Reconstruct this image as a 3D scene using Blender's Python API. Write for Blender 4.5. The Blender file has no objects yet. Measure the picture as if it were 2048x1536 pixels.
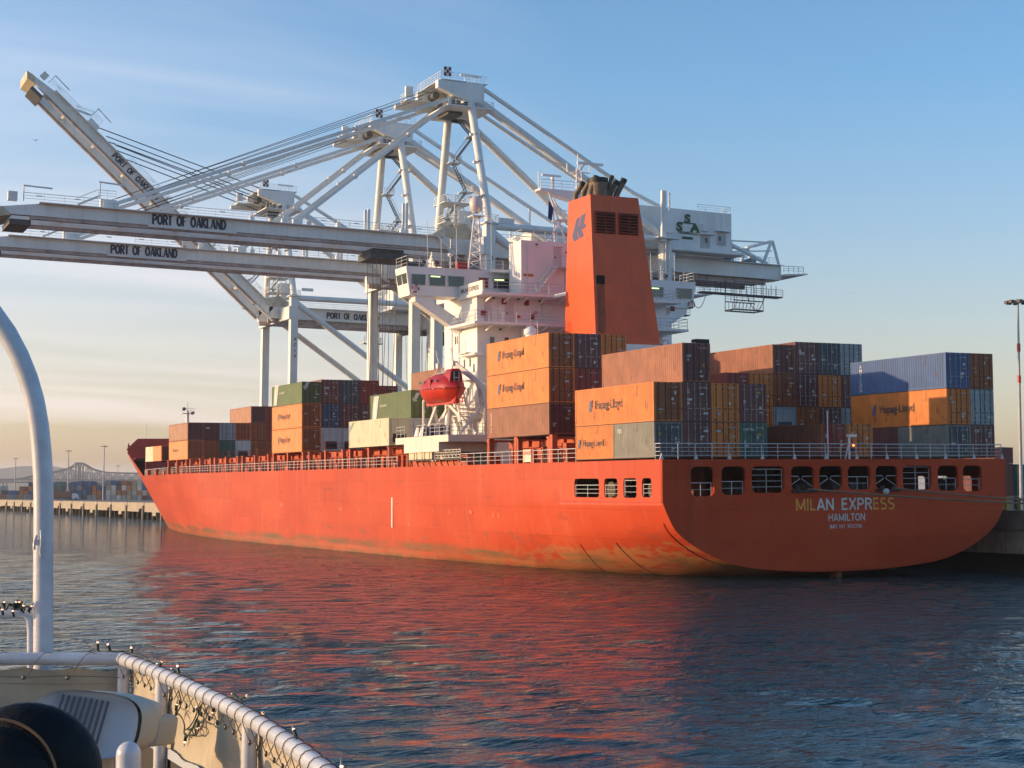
import bpy, math, random
import numpy as np
from mathutils import Matrix, Vector
from mathutils.geometry import tessellate_polygon
R = math.radians
random.seed(7)
S = bpy.context.scene
C = bpy.data.collections.new("Port"); S.collection.children.link(C)

# ------------------------------------------------------------------ camera
FOC = 3120.29; YAW = 0.4477
CAMW = Vector((-58.2233, -96.6409, 5.8))
def cam_axes(pit, rol, yaw=YAW):
    F = Vector((math.sin(yaw)*math.cos(pit), math.cos(yaw)*math.cos(pit), math.sin(pit)))
    Rt = Vector((math.cos(yaw), -math.sin(yaw), 0)); U = Rt.cross(F)
    a = Rt*math.cos(rol)+U*math.sin(rol); b = -Rt*math.sin(rol)+U*math.cos(rol)
    return Matrix((a, b, -F)).transposed()
CW = cam_axes(.0739, .006)
cam_d = bpy.data.cameras.new("camera"); cam = bpy.data.objects.new("camera", cam_d); C.objects.link(cam)
cam.matrix_world = Matrix.Translation(CAMW) @ CW.to_4x4()
cam_d.sensor_width = 36; cam_d.lens = FOC/2048*36; cam_d.clip_start = .1; cam_d.clip_end = 40000
S.camera = cam
S.render.resolution_x = 1024; S.render.resolution_y = 768
# ------------------------------------------------------------------ light
SUN_EL = R(7.5); SUN_DIR = Vector((-math.cos(R(24))*math.cos(SUN_EL), math.sin(R(24))*math.cos(SUN_EL), math.sin(SUN_EL)))
sl = bpy.data.lights.new("sun", 'SUN'); sun = bpy.data.objects.new("sun", sl); C.objects.link(sun)
sl.energy = 2.85; sl.angle = R(.5); sl.color = (1.0, .66, .36)
sun.rotation_mode = 'QUATERNION'; sun.rotation_quaternion = SUN_DIR.to_track_quat('Z', 'Y')
W = bpy.data.worlds.new("World"); S.world = W; W.use_nodes = True
def world():
    nt = W.node_tree; N = nt.nodes; L = nt.links; N.clear()
    out = N.new('ShaderNodeOutputWorld'); bg = N.new('ShaderNodeBackground'); bg.inputs[1].default_value = .15
    sky = N.new('ShaderNodeTexSky'); sky.sky_type = 'NISHITA'; sky.sun_disc = False
    sky.sun_elevation = SUN_EL; sky.sun_rotation = math.atan2(SUN_DIR.x, SUN_DIR.y)
    sky.air_density = 1.0; sky.dust_density = 1.1; sky.ozone_density = 1.6; sky.altitude = 0
    # thin high cloud streaks mixed over the sky
    tc = N.new('ShaderNodeTexCoord'); sep = N.new('ShaderNodeSeparateXYZ'); L.new(tc.outputs['Generated'], sep.inputs[0])
    mx = N.new('ShaderNodeMath'); mx.operation = 'ADD'; mx.inputs[1].default_value = .11; L.new(sep.outputs[2], mx.inputs[0])
    d1 = N.new('ShaderNodeMath'); d1.operation = 'DIVIDE'; L.new(sep.outputs[0], d1.inputs[0]); L.new(mx.outputs[0], d1.inputs[1])
    d2 = N.new('ShaderNodeMath'); d2.operation = 'DIVIDE'; L.new(sep.outputs[1], d2.inputs[0]); L.new(mx.outputs[0], d2.inputs[1])
    cb = N.new('ShaderNodeCombineXYZ'); L.new(d1.outputs[0], cb.inputs[0]); L.new(d2.outputs[0], cb.inputs[1])
    mp = N.new('ShaderNodeMapping'); mp.inputs['Rotation'].default_value = (0, 0, R(38)); mp.inputs['Scale'].default_value = (.34, 1.05, 1); L.new(cb.outputs[0], mp.inputs[0])
    nz = N.new('ShaderNodeTexNoise'); nz.inputs['Scale'].default_value = .9; nz.inputs['Detail'].default_value = 5; nz.inputs['Roughness'].default_value = .5; nz.inputs['Distortion'].default_value = .7
    L.new(mp.outputs[0], nz.inputs['Vector'])
    rp = N.new('ShaderNodeValToRGB'); rp.color_ramp.elements[0].position = .36; rp.color_ramp.elements[1].position = .80
    rp.color_ramp.elements[1].color = (.85, .85, .85, 1); L.new(nz.outputs[0], rp.inputs[0])
    # clouds lie towards the left (north-west) part of the sky
    dt = N.new('ShaderNodeVectorMath'); dt.operation = 'DOT_PRODUCT'; L.new(tc.outputs['Generated'], dt.inputs[0])
    lv = (CW @ Vector((-.30, .0, -1))).normalized(); dt.inputs[1].default_value = lv
    mr = N.new('ShaderNodeMapRange'); mr.inputs[1].default_value = .925; mr.inputs[2].default_value = .988; L.new(dt.outputs['Value'], mr.inputs[0])
    mm = N.new('ShaderNodeMath'); mm.operation = 'MULTIPLY'; L.new(rp.outputs[0], mm.inputs[0]); L.new(mr.outputs[0], mm.inputs[1])
    mix = N.new('ShaderNodeMix'); mix.data_type = 'RGBA'; L.new(mm.outputs[0], mix.inputs['Factor'])
    tint = N.new('ShaderNodeMix'); tint.data_type = 'RGBA'; tint.blend_type = 'MULTIPLY'; tint.inputs['Factor'].default_value = 1
    L.new(sky.outputs[0], tint.inputs['A'])
    er = N.new('ShaderNodeValToRGB'); er.color_ramp.elements[0].position = .0; er.color_ramp.elements[0].color = (1.12, .90, .99, 1); er.color_ramp.elements[1].position = .26; e9 = er.color_ramp.elements.new(.7); e9.color = (.52, .70, .92, 1); er.color_ramp.elements[1].color = (.68, .93, 1.20, 1)
    e_ = er.color_ramp.elements.new(.10); e_.color = (1.04, .92, 1.03, 1); L.new(sep.outputs[2], er.inputs[0]); L.new(er.outputs[0], tint.inputs['B'])
    L.new(tint.outputs['Result'], mix.inputs['A']); mix.inputs['B'].default_value = (4.5, 4.0, 3.95, 1)
    L.new(mix.outputs['Result'], bg.inputs[0]); L.new(bg.outputs[0], out.inputs[0])
world()
S.view_settings.view_transform = 'Standard'; S.view_settings.look = 'None'; S.view_settings.gamma = 1
S.view_settings.exposure = 0.92
S.cycles.max_bounces = 6; S.cycles.volume_bounces = 0; S.cycles.use_denoising = True

# ------------------------------------------------------------------ frames
CAMS = Vector((-58.2233, -96.6409, 4.5656)); RS = CW @ cam_axes(.0617, -.0077).transposed()
SHIP = Matrix.Translation(CAMW) @ RS.to_4x4() @ Matrix.Translation(-CAMS)      # the ship lists and trims a little
WORLD = Matrix.Identity(4)
FG = Matrix.Translation(CAMW) @ Matrix(((math.cos(YAW), math.sin(YAW), 0), (-math.sin(YAW), math.cos(YAW), 0), (0, 0, 1))).to_4x4()  # x right, y ahead, z up from eye height

# ------------------------------------------------------------------ mesh builder
class MB:
    def __init__(s): s.v = []; s.f = []; s.sm = []
    def add(s, v, f, smooth=False):
        o = len(s.v); s.v += [tuple(p) for p in v]; s.f += [tuple(i+o for i in q) for q in f]; s.sm += [smooth]*len(f); return s
    def box(s, a, b):
        x0, x1 = sorted((a[0], b[0])); y0, y1 = sorted((a[1], b[1])); z0, z1 = sorted((a[2], b[2]))
        v = [(x0,y0,z0),(x1,y0,z0),(x1,y1,z0),(x0,y1,z0),(x0,y0,z1),(x1,y0,z1),(x1,y1,z1),(x0,y1,z1)]
        return s.add(v, [(0,3,2,1),(4,5,6,7),(0,1,5,4),(1,2,6,5),(2,3,7,6),(3,0,4,7)])
    def beam(s, p, q, w, h, up=(0,0,1)):
        p = Vector(p); q = Vector(q); d = (q-p).normalized(); u = Vector(up)
        if abs(d.dot(u)) > .98: u = Vector((0,1,0))
        x = d.cross(u).normalized()*w/2; y = x.cross(d).normalized()*h/2
        v = [p-x-y, p+x-y, p+x+y, p-x+y, q-x-y, q+x-y, q+x+y, q-x+y]
        return s.add(v, [(0,1,2,3),(4,7,6,5),(0,4,5,1),(1,5,6,2),(2,6,7,3),(3,7,4,0)])
    def tube(s, p, q, r, n=8, r2=None, caps=True):
        p = Vector(p); q = Vector(q); d = (q-p).normalized(); r2 = r if r2 is None else r2
        u = Vector((0,0,1)) if abs(d.z) < .9 else Vector((1,0,0))
        x = d.cross(u).normalized(); y = d.cross(x)
        v = []
        for c, rr in ((p, r), (q, r2)):
            for i in range(n):
                a = 2*math.pi*i/n; v.append(c+x*math.cos(a)*rr+y*math.sin(a)*rr)
        f = [(i, (i+1) % n, n+(i+1) % n, n+i) for i in range(n)]
        s.add(v, f, True)
        if caps: s.add(v, [tuple(range(n))[::-1], tuple(range(n, 2*n))])
        return s
    def path(s, pts, r, n=8, closed=False):
        pts = [Vector(p) for p in pts]; m = len(pts); v = []
        rr = r if isinstance(r, (list, tuple)) else [r]*m
        x = None
        for i, p in enumerate(pts):
            d = ((pts[(i+1) % m] if (closed or i < m-1) else p) - (pts[i-1] if (closed or i > 0) else p)).normalized()
            if x is None:
                u = Vector((0,0,1)) if abs(d.z) < .9 else Vector((1,0,0)); x = d.cross(u).normalized()
            else: x = (x - d*x.dot(d)).normalized()
            y = d.cross(x)
            for k in range(n):
                a = 2*math.pi*k/n; v.append(p+(x*math.cos(a)+y*math.sin(a))*rr[i])
        f = []
        for i in range(m if closed else m-1):
            for k in range(n): f.append((i*n+k, i*n+(k+1) % n, ((i+1) % m)*n+(k+1) % n, ((i+1) % m)*n+k))
        s.add(v, f, True)
        if not closed: s.add(v, [tuple(range(n))[::-1], tuple(range((m-1)*n, m*n))])
        return s
    def prism(s, poly, origin, ax, ay, az, t):
        """poly (2D) at origin along ax, ay, thickness t along az"""
        o = Vector(origin); ax = Vector(ax); ay = Vector(ay); az = Vector(az)
        loops = [poly] if not isinstance(poly[0][0], (tuple, list)) else poly
        flat = [p for l in loops for p in l]; n = len(flat)
        tri = tessellate_polygon([[Vector((p[0], p[1], 0)) for p in l] for l in loops])
        v = [o+ax*p[0]+ay*p[1] for p in flat]+[o+ax*p[0]+ay*p[1]+az*t for p in flat]
        f = [tuple(q) for q in tri]+[tuple(i+n for i in reversed(q)) for q in tri]; k = 0
        for l in loops:
            m = len(l); f += [(k+i, k+(i+1) % m, n+k+(i+1) % m, n+k+i) for i in range(m)]; k += m
        return s.add(v, f)
    def lathe(s, prof, c, n=20, M=None, sx=1, sy=1):
        c = Vector(c); v = []
        for r, z in prof:
            for i in range(n):
                a = 2*math.pi*i/n; p = Vector((r*math.cos(a)*sx, r*math.sin(a)*sy, z)); v.append(c+(M @ p if M else p))
        f = [(j*n+i, j*n+(i+1) % n, (j+1)*n+(i+1) % n, (j+1)*n+i) for j in range(len(prof)-1) for i in range(n)]
        return s.add(v, f, True)
    def sphere(s, c, r, n=12, m=8, sc=(1,1,1)):
        v = []; 
        for j in range(m+1):
            t = math.pi*j/m
            for i in range(n):
                a = 2*math.pi*i/n; v.append((c[0]+r*sc[0]*math.sin(t)*math.cos(a), c[1]+r*sc[1]*math.sin(t)*math.sin(a), c[2]+r*sc[2]*math.cos(t)))
        return s.add(v, [(j*n+i, (j+1)*n+i, (j+1)*n+(i+1) % n, j*n+(i+1) % n) for j in range(m) for i in range(n)], True)
    def rail(s, pts, h=1.05, gap=1.6, r=.03, rows=3, closed=False):
        """railing along a polyline"""
        pts = [Vector(p) for p in pts]
        for a, b in zip(pts[:-1], pts[1:]):
            L = (b-a).length; n = max(1, round(L/gap))
            for i in range(n+1): p = a+(b-a)*i/n; s.tube(p, p+Vector((0,0,h)), r, 5)
            for k in range(1, rows+1): z = Vector((0,0,h*k/rows)); s.tube(a+z, b+z, r*(1.15 if k == rows else .75), 5)
        return s
    def stairs(s, a, b, w, n=9, perp=(0,1,0)):
        a = Vector(a); b = Vector(b); pp = Vector(perp).normalized()*w/2
        for q in (-1, 1):
            s.beam(a+pp*q, b+pp*q, .06, .22)
            s.tube(a+pp*q+Vector((0,0,.95)), b+pp*q+Vector((0,0,.95)), .03, 5)
        for i in range(n+1):
            p = a+(b-a)*(i+.3)/(n+.6); s.beam(p-pp, p+pp, .26, .09)
        return s
    def mesh(s, name, off=(0,0,0)):
        me = bpy.data.meshes.new(name); o = Vector(off)
        me.from_pydata([Vector(v)-o for v in s.v], [], s.f); me.polygons.foreach_set('use_smooth', s.sm); me.update(); return me

def tag(o, label=None, cat=None, group=None, kind=None):
    if label: o['label'] = label
    if cat: o['category'] = cat
    if group: o['group'] = group
    if kind: o['kind'] = kind
    return o
class Thing:
    """an Empty at the thing's base; parts are given in the coordinates of its frame"""
    def __init__(s, name, label, cat, loc=(0,0,0), frame=WORLD, group=None):
        s.loc = Vector(loc); s.o = bpy.data.objects.new(name, None); C.objects.link(s.o); s.o.empty_display_size = .5
        s.o.matrix_world = frame @ Matrix.Translation(s.loc); tag(s.o, label, cat, group)
    def each(s, name, mbs, mat, parent=None):
        for mb in mbs: s.part(name, mb, mat, parent)
    def part(s, name, mb, mat, parent=None, label=None):
        ob = bpy.data.objects.new(name, mb.mesh(name, s.loc)); C.objects.link(ob); ob.data.materials.append(mat)
        ob.parent = parent or s.o
        if label: ob['label'] = label
        return ob
def single(name, mb, mat, label, cat, loc=(0,0,0), frame=WORLD, group=None, kind=None):
    ob = bpy.data.objects.new(name, mb.mesh(name, loc)); C.objects.link(ob); ob.data.materials.append(mat)
    ob.matrix_world = frame @ Matrix.Translation(Vector(loc)); return tag(ob, label, cat, group, kind)

_tc = {}
def text_mb(txt, size, o, ax, ay, depth=.02, bold=0.0, align='CENTER', sx=1.0, space=1.0, serif=False):
    """flat lettering as mesh: o = anchor, ax = reading direction, ay = up"""
    key = (txt, bold, align, space)
    if key not in _tc:
        cu = bpy.data.curves.new('lettering', 'FONT'); cu.body = txt; cu.size = 1; cu.align_x = align; cu.offset = bold; cu.space_character = space; cu.resolution_u = 3
        ob = bpy.data.objects.new('lettering', cu); C.objects.link(ob); bpy.context.view_layer.update()
        me = bpy.data.meshes.new_from_object(ob.evaluated_get(bpy.context.evaluated_depsgraph_get()))
        _tc[key] = ([v.co.copy() for v in me.vertices], [tuple(p.vertices) for p in me.polygons])
        bpy.data.objects.remove(ob); bpy.data.meshes.remove(me)
    vs, fs = _tc[key]; ax = Vector(ax).normalized(); ay = Vector(ay).normalized(); o = Vector(o)
    m = MB(); m.add([o+ax*v.x*size*sx+ay*v.y*size for v in vs], fs); return m
def _arc(cx, cy, rx, ry, a0, a1, n=8): return [(cx+rx*math.cos(R(a0+(a1-a0)*i/n)), cy+ry*math.sin(R(a0+(a1-a0)*i/n))) for i in range(n+1)]
_S = _arc(.3,.72,.24,.22,35,270,8)+_arc(.3,.26,.26,.24,90,-145,8)
GL = {'M': (.82,[[(.06,0),(.06,1)],[(.06,.94),(.41,.12)],[(.41,.12),(.76,.94)],[(.76,0),(.76,1)]]), 'I': (.2,[[(.1,0),(.1,1)]]), 'L': (.5,[[(.06,0),(.06,1)],[(.06,.07),(.48,.07)]]),
 'A': (.70,[[(.03,0),(.35,1)],[(.67,0),(.35,1)],[(.16,.30),(.54,.30)]]), 'N': (.68,[[(.06,0),(.06,1)],[(.06,.95),(.62,.05)],[(.62,0),(.62,1)]]), 'E': (.54,[[(.06,0),(.06,1)],[(.06,.93),(.5,.93)],[(.06,.52),(.46,.52)],[(.06,.07),(.52,.07)]]),
 'X': (.66,[[(.04,0),(.62,1)],[(.62,0),(.04,1)]]), 'P': (.60,[[(.06,0),(.06,1)],[(.06,.93)]+_arc(.32,.70,.23,.23,90,-90)+[(.06,.47)]]), 'R': (.64,[[(.06,0),(.06,1)],[(.06,.93)]+_arc(.32,.72,.23,.21,90,-90)+[(.06,.51)],[(.32,.5),(.6,0)]]),
 'S': (.60,[_S]), 'H': (.66,[[(.06,0),(.06,1)],[(.60,0),(.60,1)],[(.06,.52),(.60,.52)]]), 'T': (.56,[[(.28,0),(.28,1)],[(.0,.93),(.56,.93)]]), 'O': (.74,[_arc(.37,.5,.31,.44,0,360,20)]), 'F': (.52,[[(.06,0),(.06,1)],[(.06,.93),(.5,.93)],[(.06,.5),(.44,.5)]]),
 'K': (.66,[[(.06,0),(.06,1)],[(.06,.42),(.58,1)],[(.22,.56),(.64,0)]]), 'D': (.68,[[(.06,0),(.06,1)],[(.06,.93),(.26,.93)]+_arc(.28,.5,.33,.43,90,-90,10)+[(.06,.07)]]),
 '0': (.58,[_arc(.29,.5,.22,.43,0,360,16)]), '1': (.3,[[(.18,0),(.18,1)]]), '2': (.56,[_arc(.28,.72,.21,.22,160,-20,8)+[(.06,.07),(.52,.07)]]), '9': (.58,[_arc(.29,.70,.22,.24,0,360,12),[(.51,.7),(.48,.25),(.2,.04)]]), '6': (.58,[_arc(.29,.30,.22,.24,0,360,12),[(.07,.3),(.12,.75),(.4,.97)]]), '7': (.54,[[(.04,.93),(.5,.93),(.2,0)]]), ' ': (.5,[])}
def stroke_text(txt, x0, x1, z0, z1, to3d, t=.13, serif=False, gap=.12, only=None):
    """painted block lettering built from ribbons; to3d(x, z, lift) places it"""
    W = sum(GL[c][0]+gap for c in txt)-gap; H = z1-z0; kx = (x1-x0)/W; mb = MB(); x = 0; lift = 0
    for ci, ch in enumerate(txt):
        w, st = GL[ch]
        sts = [(s, t*(.55 if (serif and len(s) == 2 and abs(s[0][1]-s[1][1]) < .02) or (serif and ((ch == 'A' and s[1][0] > s[0][0] and s[0][0] < .2 and s[0][1] == 0) or (ch == 'N' and s[0][0] == s[1][0]))) else 1)) for s in st]
        if serif:
            for s in st:
                if len(s) == 2 and abs(s[0][0]-s[1][0]) < .4 and abs(s[0][1]-s[1][1]) > .5:
                    for q in s:
                        if q[1] in (0, 1): sts.append(([(q[0]-.14, .02 if q[1] == 0 else .98), (q[0]+.14, .02 if q[1] == 0 else .98)], .05))
        for s, tt in sts:
            if only and ci not in only: continue
            p = [((x+a)*kx, b*H) for a, b in s]; h = tt*H/2; lift += .0008; v = []; n = len(p); closed = n > 12 and abs(p[0][0]-p[-1][0])+abs(p[0][1]-p[-1][1]) < 1e-6
            for i in range(n):
                a = p[i-1] if i else (p[-2] if closed else p[0]); b = p[i+1] if i < n-1 else (p[1] if closed else p[-1]); dx, dz = b[0]-a[0], b[1]-a[1]; l = math.hypot(dx, dz) or 1; nx, nz = -dz/l*h, dx/l*h
                v += [to3d(x0+p[i][0]+nx, z0+p[i][1]+nz, lift), to3d(x0+p[i][0]-nx, z0+p[i][1]-nz, lift)]
            mb.add(v, [(2*i, 2*i+1, 2*i+3, 2*i+2) for i in range(n-1)])
        x += w+gap
    return mb
def rrect(x0, y0, x1, y1, r, n=4):
    p = []
    for cx, cy, a0 in ((x1-r, y1-r, 0), (x0+r, y1-r, 90), (x0+r, y0+r, 180), (x1-r, y0+r, 270)):
        for i in range(n+1): a = R(a0+90*i/n); p.append((cx+r*math.cos(a), cy+r*math.sin(a)))
    return p
def P(u, v, ax, val, frame='W'):
    """point of the photograph's pixel ray on a plane of a given frame axis (used to read off real positions)"""
    c, M = (CAMW, CW) if frame == 'W' else (CAMS, cam_axes(.0617, -.0077))
    d = M @ Vector(((u-1024)/FOC, -(v-768)/FOC, -1)); i = 'XYZ'.index(ax); return c+d*((val-c[i])/d[i])

# ------------------------------------------------------------------ materials
_m = {}
def mat(name, rgb, rough=.55, metal=0, var=.25, scale=.6, streak=0., rust=0., rustc=(.16,.06,.025), spec=.5, bump=0., emit=None, dirt=(.09,.075,.06), rnd=0.0, coat=0.):
    if name in _m: return _m[name]
    m = bpy.data.materials.new(name); _m[name] = m; m.use_nodes = True; nt = m.node_tree; N = nt.nodes; L = nt.links
    b = N['Principled BSDF']; b.inputs['Roughness'].default_value = rough; b.inputs['Metallic'].default_value = metal
    b.inputs['Specular IOR Level'].default_value = spec; b.inputs['Coat Weight'].default_value = coat
    if emit: b.inputs['Emission Color'].default_value = (*emit[0], 1); b.inputs['Emission Strength'].default_value = emit[1]
    tc = N.new('ShaderNodeTexCoord')
    n1 = N.new('ShaderNodeTexNoise'); n1.inputs['Scale'].default_value = scale; n1.inputs['Detail'].default_value = 5; L.new(tc.outputs['Object'], n1.inputs[0])
    mr = N.new('ShaderNodeMapRange'); mr.inputs[1].default_value = .3; mr.inputs[2].default_value = .7; mr.inputs[3].default_value = 1-var; mr.inputs[4].default_value = 1+var*.5; L.new(n1.outputs[0], mr.inputs[0])
    val = mr.outputs[0]
    if rnd:
        oi = N.new('ShaderNodeObjectInfo'); r2 = N.new('ShaderNodeMapRange'); r2.inputs[3].default_value = 1-rnd; r2.inputs[4].default_value = 1+rnd; L.new(oi.outputs['Random'], r2.inputs[0])
        mu = N.new('ShaderNodeMath'); mu.operation = 'MULTIPLY'; L.new(val, mu.inputs[0]); L.new(r2.outputs[0], mu.inputs[1]); val = mu.outputs[0]
    vm = N.new('ShaderNodeVectorMath'); vm.operation = 'SCALE'; vm.inputs[0].default_value = rgb; L.new(val, vm.inputs['Scale'])
    col = vm.outputs[0]
    def mixin(col, fac, c2):
        x = N.new('ShaderNodeMix'); x.data_type = 'RGBA'; L.new(fac, x.inputs['Factor']); L.new(col, x.inputs['A']); x.inputs['B'].default_value = (*c2, 1); return x.outputs['Result']
    def mask(sc, vec, lo, hi, mxv, detail=6):
        mp = N.new('ShaderNodeMapping'); mp.inputs['Scale'].default_value = vec; L.new(tc.outputs['Object'], mp.inputs[0])
        n = N.new('ShaderNodeTexNoise'); n.inputs['Scale'].default_value = sc; n.inputs['Detail'].default_value = detail; n.inputs['Roughness'].default_value = .62; L.new(mp.outputs[0], n.inputs[0])
        q = N.new('ShaderNodeMapRange'); q.inputs[1].default_value = lo; q.inputs[2].default_value = hi; q.inputs[4].default_value = mxv; L.new(n.outputs[0], q.inputs[0]); return q.outputs[0]
    if streak: col = mixin(col, mask(1.0, (1.6, 1.6, .12), .5, .72, streak), dirt)
    if rust: col = mixin(col, mask(1.3, (1, 1, .5), .60, .68, rust), rustc)
    L.new(col, b.inputs['Base Color'])
    if bump:
        bp = N.new('ShaderNodeBump'); bp.inputs['Strength'].default_value = bump; bp.inputs['Distance'].default_value = .03; L.new(n1.outputs[0], bp.inputs['Height']); L.new(bp.outputs[0], b.inputs['Normal'])
    return m
WHITE = mat('white_paint', (.84,.82,.80), .45, var=.08, scale=.4, streak=.10, rust=.0, dirt=(.45,.36,.26))
WHITE2 = mat('white_paint_rusty', (.74,.72,.68), .45, var=.1, streak=.3, rust=.35, dirt=(.4,.26,.14))
RAILW = mat('railing_paint', (.55,.56,.57), .5, var=.1)
CRANE = mat('crane_paint', (.76,.79,.78), .55, var=.10, scale=.3, streak=.22, dirt=(.36,.33,.29))
CRANEB = mat('crane_board', (.70,.71,.70), .5, var=.06)
CRANER = mat('crane_rail_beam', (.46,.39,.36), .6, var=.3, streak=.4, rust=.4)
MACH = mat('crane_machinery', (.09,.095,.1), .6, var=.4, scale=2)
ROPE = mat('wire_rope', (.09,.095,.1), .6)
NAVY = mat('navy_lettering', (.012,.022,.05), .5, var=.1)
BLACK = mat('black_rubber', (.012,.012,.014), .6)
DARK = mat('dark_interior', (.05,.015,.012), .8)
GLASS = mat('window_glass', (.03,.055,.05), .06, var=.2, spec=.8)
ORANGE_DECK = mat('deck_orange_paint', (.50,.085,.028), .55, var=.25, scale=.8, streak=.4, rust=.25)
STEELD = mat('dark_steel', (.06,.06,.065), .5, var=.3)
REDC = mat('red_paint', (.50,.03,.03), .4)
HAZE = True
# ------------------------------------------------------------------ water
def water_mat(octs, nm):
    m = bpy.data.materials.new(nm); m.use_nodes = True; nt = m.node_tree; N = nt.nodes; L = nt.links
    b = N['Principled BSDF']; b.inputs['Base Color'].default_value = (.012, .040, .046, 1); b.inputs['Roughness'].default_value = .06; b.inputs['IOR'].default_value = 1.33
    b.inputs['Specular IOR Level'].default_value = .5
    tc = N.new('ShaderNodeTexCoord')
    prev = None
    for rot, sc, s, dist, det in octs:
        mp = N.new('ShaderNodeMapping'); mp.inputs['Rotation'].default_value = (0, 0, R(rot)); mp.inputs['Scale'].default_value = sc; L.new(tc.outputs['Object'], mp.inputs[0])
        n = N.new('ShaderNodeTexNoise'); n.inputs['Scale'].default_value = s; n.inputs['Detail'].default_value = det; n.inputs['Roughness'].default_value = .5; n.inputs['Distortion'].default_value = .5
        L.new(mp.outputs[0], n.inputs[0])
        bp = N.new('ShaderNodeBump'); bp.inputs['Strength'].default_value = 1; bp.inputs['Distance'].default_value = dist
        if nm == 'harbour_water' and s > 1:
            at_ = N.new('ShaderNodeAttribute'); at_.attribute_name = 'fine'; ma = N.new('ShaderNodeMath'); ma.operation = 'MULTIPLY_ADD'; ma.inputs[1].default_value = 6.0; ma.inputs[2].default_value = 1; L.new(at_.outputs['Fac'], ma.inputs[0])
            mh = N.new('ShaderNodeMath'); mh.operation = 'MULTIPLY'; L.new(n.outputs[0], mh.inputs[0]); L.new(ma.outputs[0], mh.inputs[1]); L.new(mh.outputs[0], bp.inputs['Height'])
        else: L.new(n.outputs[0], bp.inputs['Height'])
        if prev: L.new(prev.outputs[0], bp.inputs['Normal'])
        prev = bp
    L.new(prev.outputs[0], b.inputs['Normal'])
    return m
def water():
    m = water_mat(((34, (.38, 1, 1), 1.6, .12, 4), (5, (.5, 1, 1), 5.0, .04, 4), (26, (.25, 1, 1), .09, .3, 2)), 'harbour_water')
    mfar = water_mat(((20, (.30, 1, 1), .50, 1.8, 3), (34, (.38, 1, 1), 1.6, .6, 4), (26, (.25, 1, 1), .09, .8, 2)), 'harbour_water_far')
    # real waves near the ship and the camera, flat sheet beyond
    nx = 720; ys_ = [8.]
    while ys_[-1] < 900: ys_.append(ys_[-1]+.09+.0055*ys_[-1])
    ny = len(ys_); XI, Y = np.meshgrid(np.linspace(-1, 1, nx), np.array(ys_), indexing='ij'); hw = 45+.62*Y; X = XI*hw; SPC = np.maximum(2*hw/nx, .09+.0055*Y)
    wx = X*math.cos(YAW)+Y*math.sin(YAW)+CAMW.x; wy = -X*math.sin(YAW)+Y*math.cos(YAW)+CAMW.y
    rs = np.random.RandomState(2); Z = np.zeros_like(wx); th0 = math.pi/2-YAW-.30
    for lam in np.geomspace(.6, 3.3, 76):
        th = th0+rs.normal(0, .42)+(math.pi if rs.rand() < .12 else 0); k = 2*math.pi/lam*rs.uniform(.93, 1.07); a = WAVE*lam**.9*rs.uniform(.5, 1.3)
        ph = k*(wx*math.cos(th)+wy*math.sin(th))+rs.uniform(0, 6.28)
        Z += a*(np.sin(ph)+.18*np.cos(2*ph))*(.6+.4*np.sin(wx*.05*rs.uniform(.5,1.5)+wy*.06*rs.uniform(.5,1.5)+rs.uniform(0,6)))*np.clip((lam/SPC-2.2)/2, 0, 1)
    fade = np.clip(np.minimum(np.minimum((1-np.abs(XI))*hw/10, (Y-8)/8), (900-Y)/100), 0, 1); Z *= fade
    v = np.stack([wx, wy, Z], -1).reshape(-1, 3); idx = np.arange(nx*ny).reshape(nx, ny)
    q = np.stack([idx[:-1,:-1], idx[1:,:-1], idx[1:,1:], idx[:-1,1:]], -1).reshape(-1, 4)
    s = 8000; c = [idx[0,0], idx[-1,0], idx[-1,-1], idx[0,-1]]; n0 = len(v)
    out = [(-s,-s,0),(s,-s,0),(s,s,0),(-s,s,0)]
    v = np.vstack([v, np.array(out)])
    rim = [list(idx[:,0]), list(idx[-1,:]), list(idx[::-1,-1]), list(idx[0,::-1])]
    me = bpy.data.meshes.new('water'); faces = q.tolist()
    for r_, (a, b) in zip(rim, ((0,1),(1,2),(2,3),(3,0))): faces.append([n0+a, n0+b]+[int(t) for t in r_[::-1]])
    me.from_pydata(v.tolist(), [], faces); me.polygons.foreach_set('use_smooth', [True]*len(faces)); me.update()
    fa = me.attributes.new('fine', 'FLOAT', 'POINT'); fv = np.concatenate([(1-np.clip((1.6/SPC-2.2)/3, 0, 1)).reshape(-1), [0]*4]); fa.data.foreach_set('value', fv)
    ob = bpy.data.objects.new('water', me); C.objects.link(ob); me.materials.append(m); me.materials.append(mfar); me.polygons.foreach_set('material_index', [0]*len(q)+[1]*4); ob['kind'] = 'structure'
WAVE = .0060
water()
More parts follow.
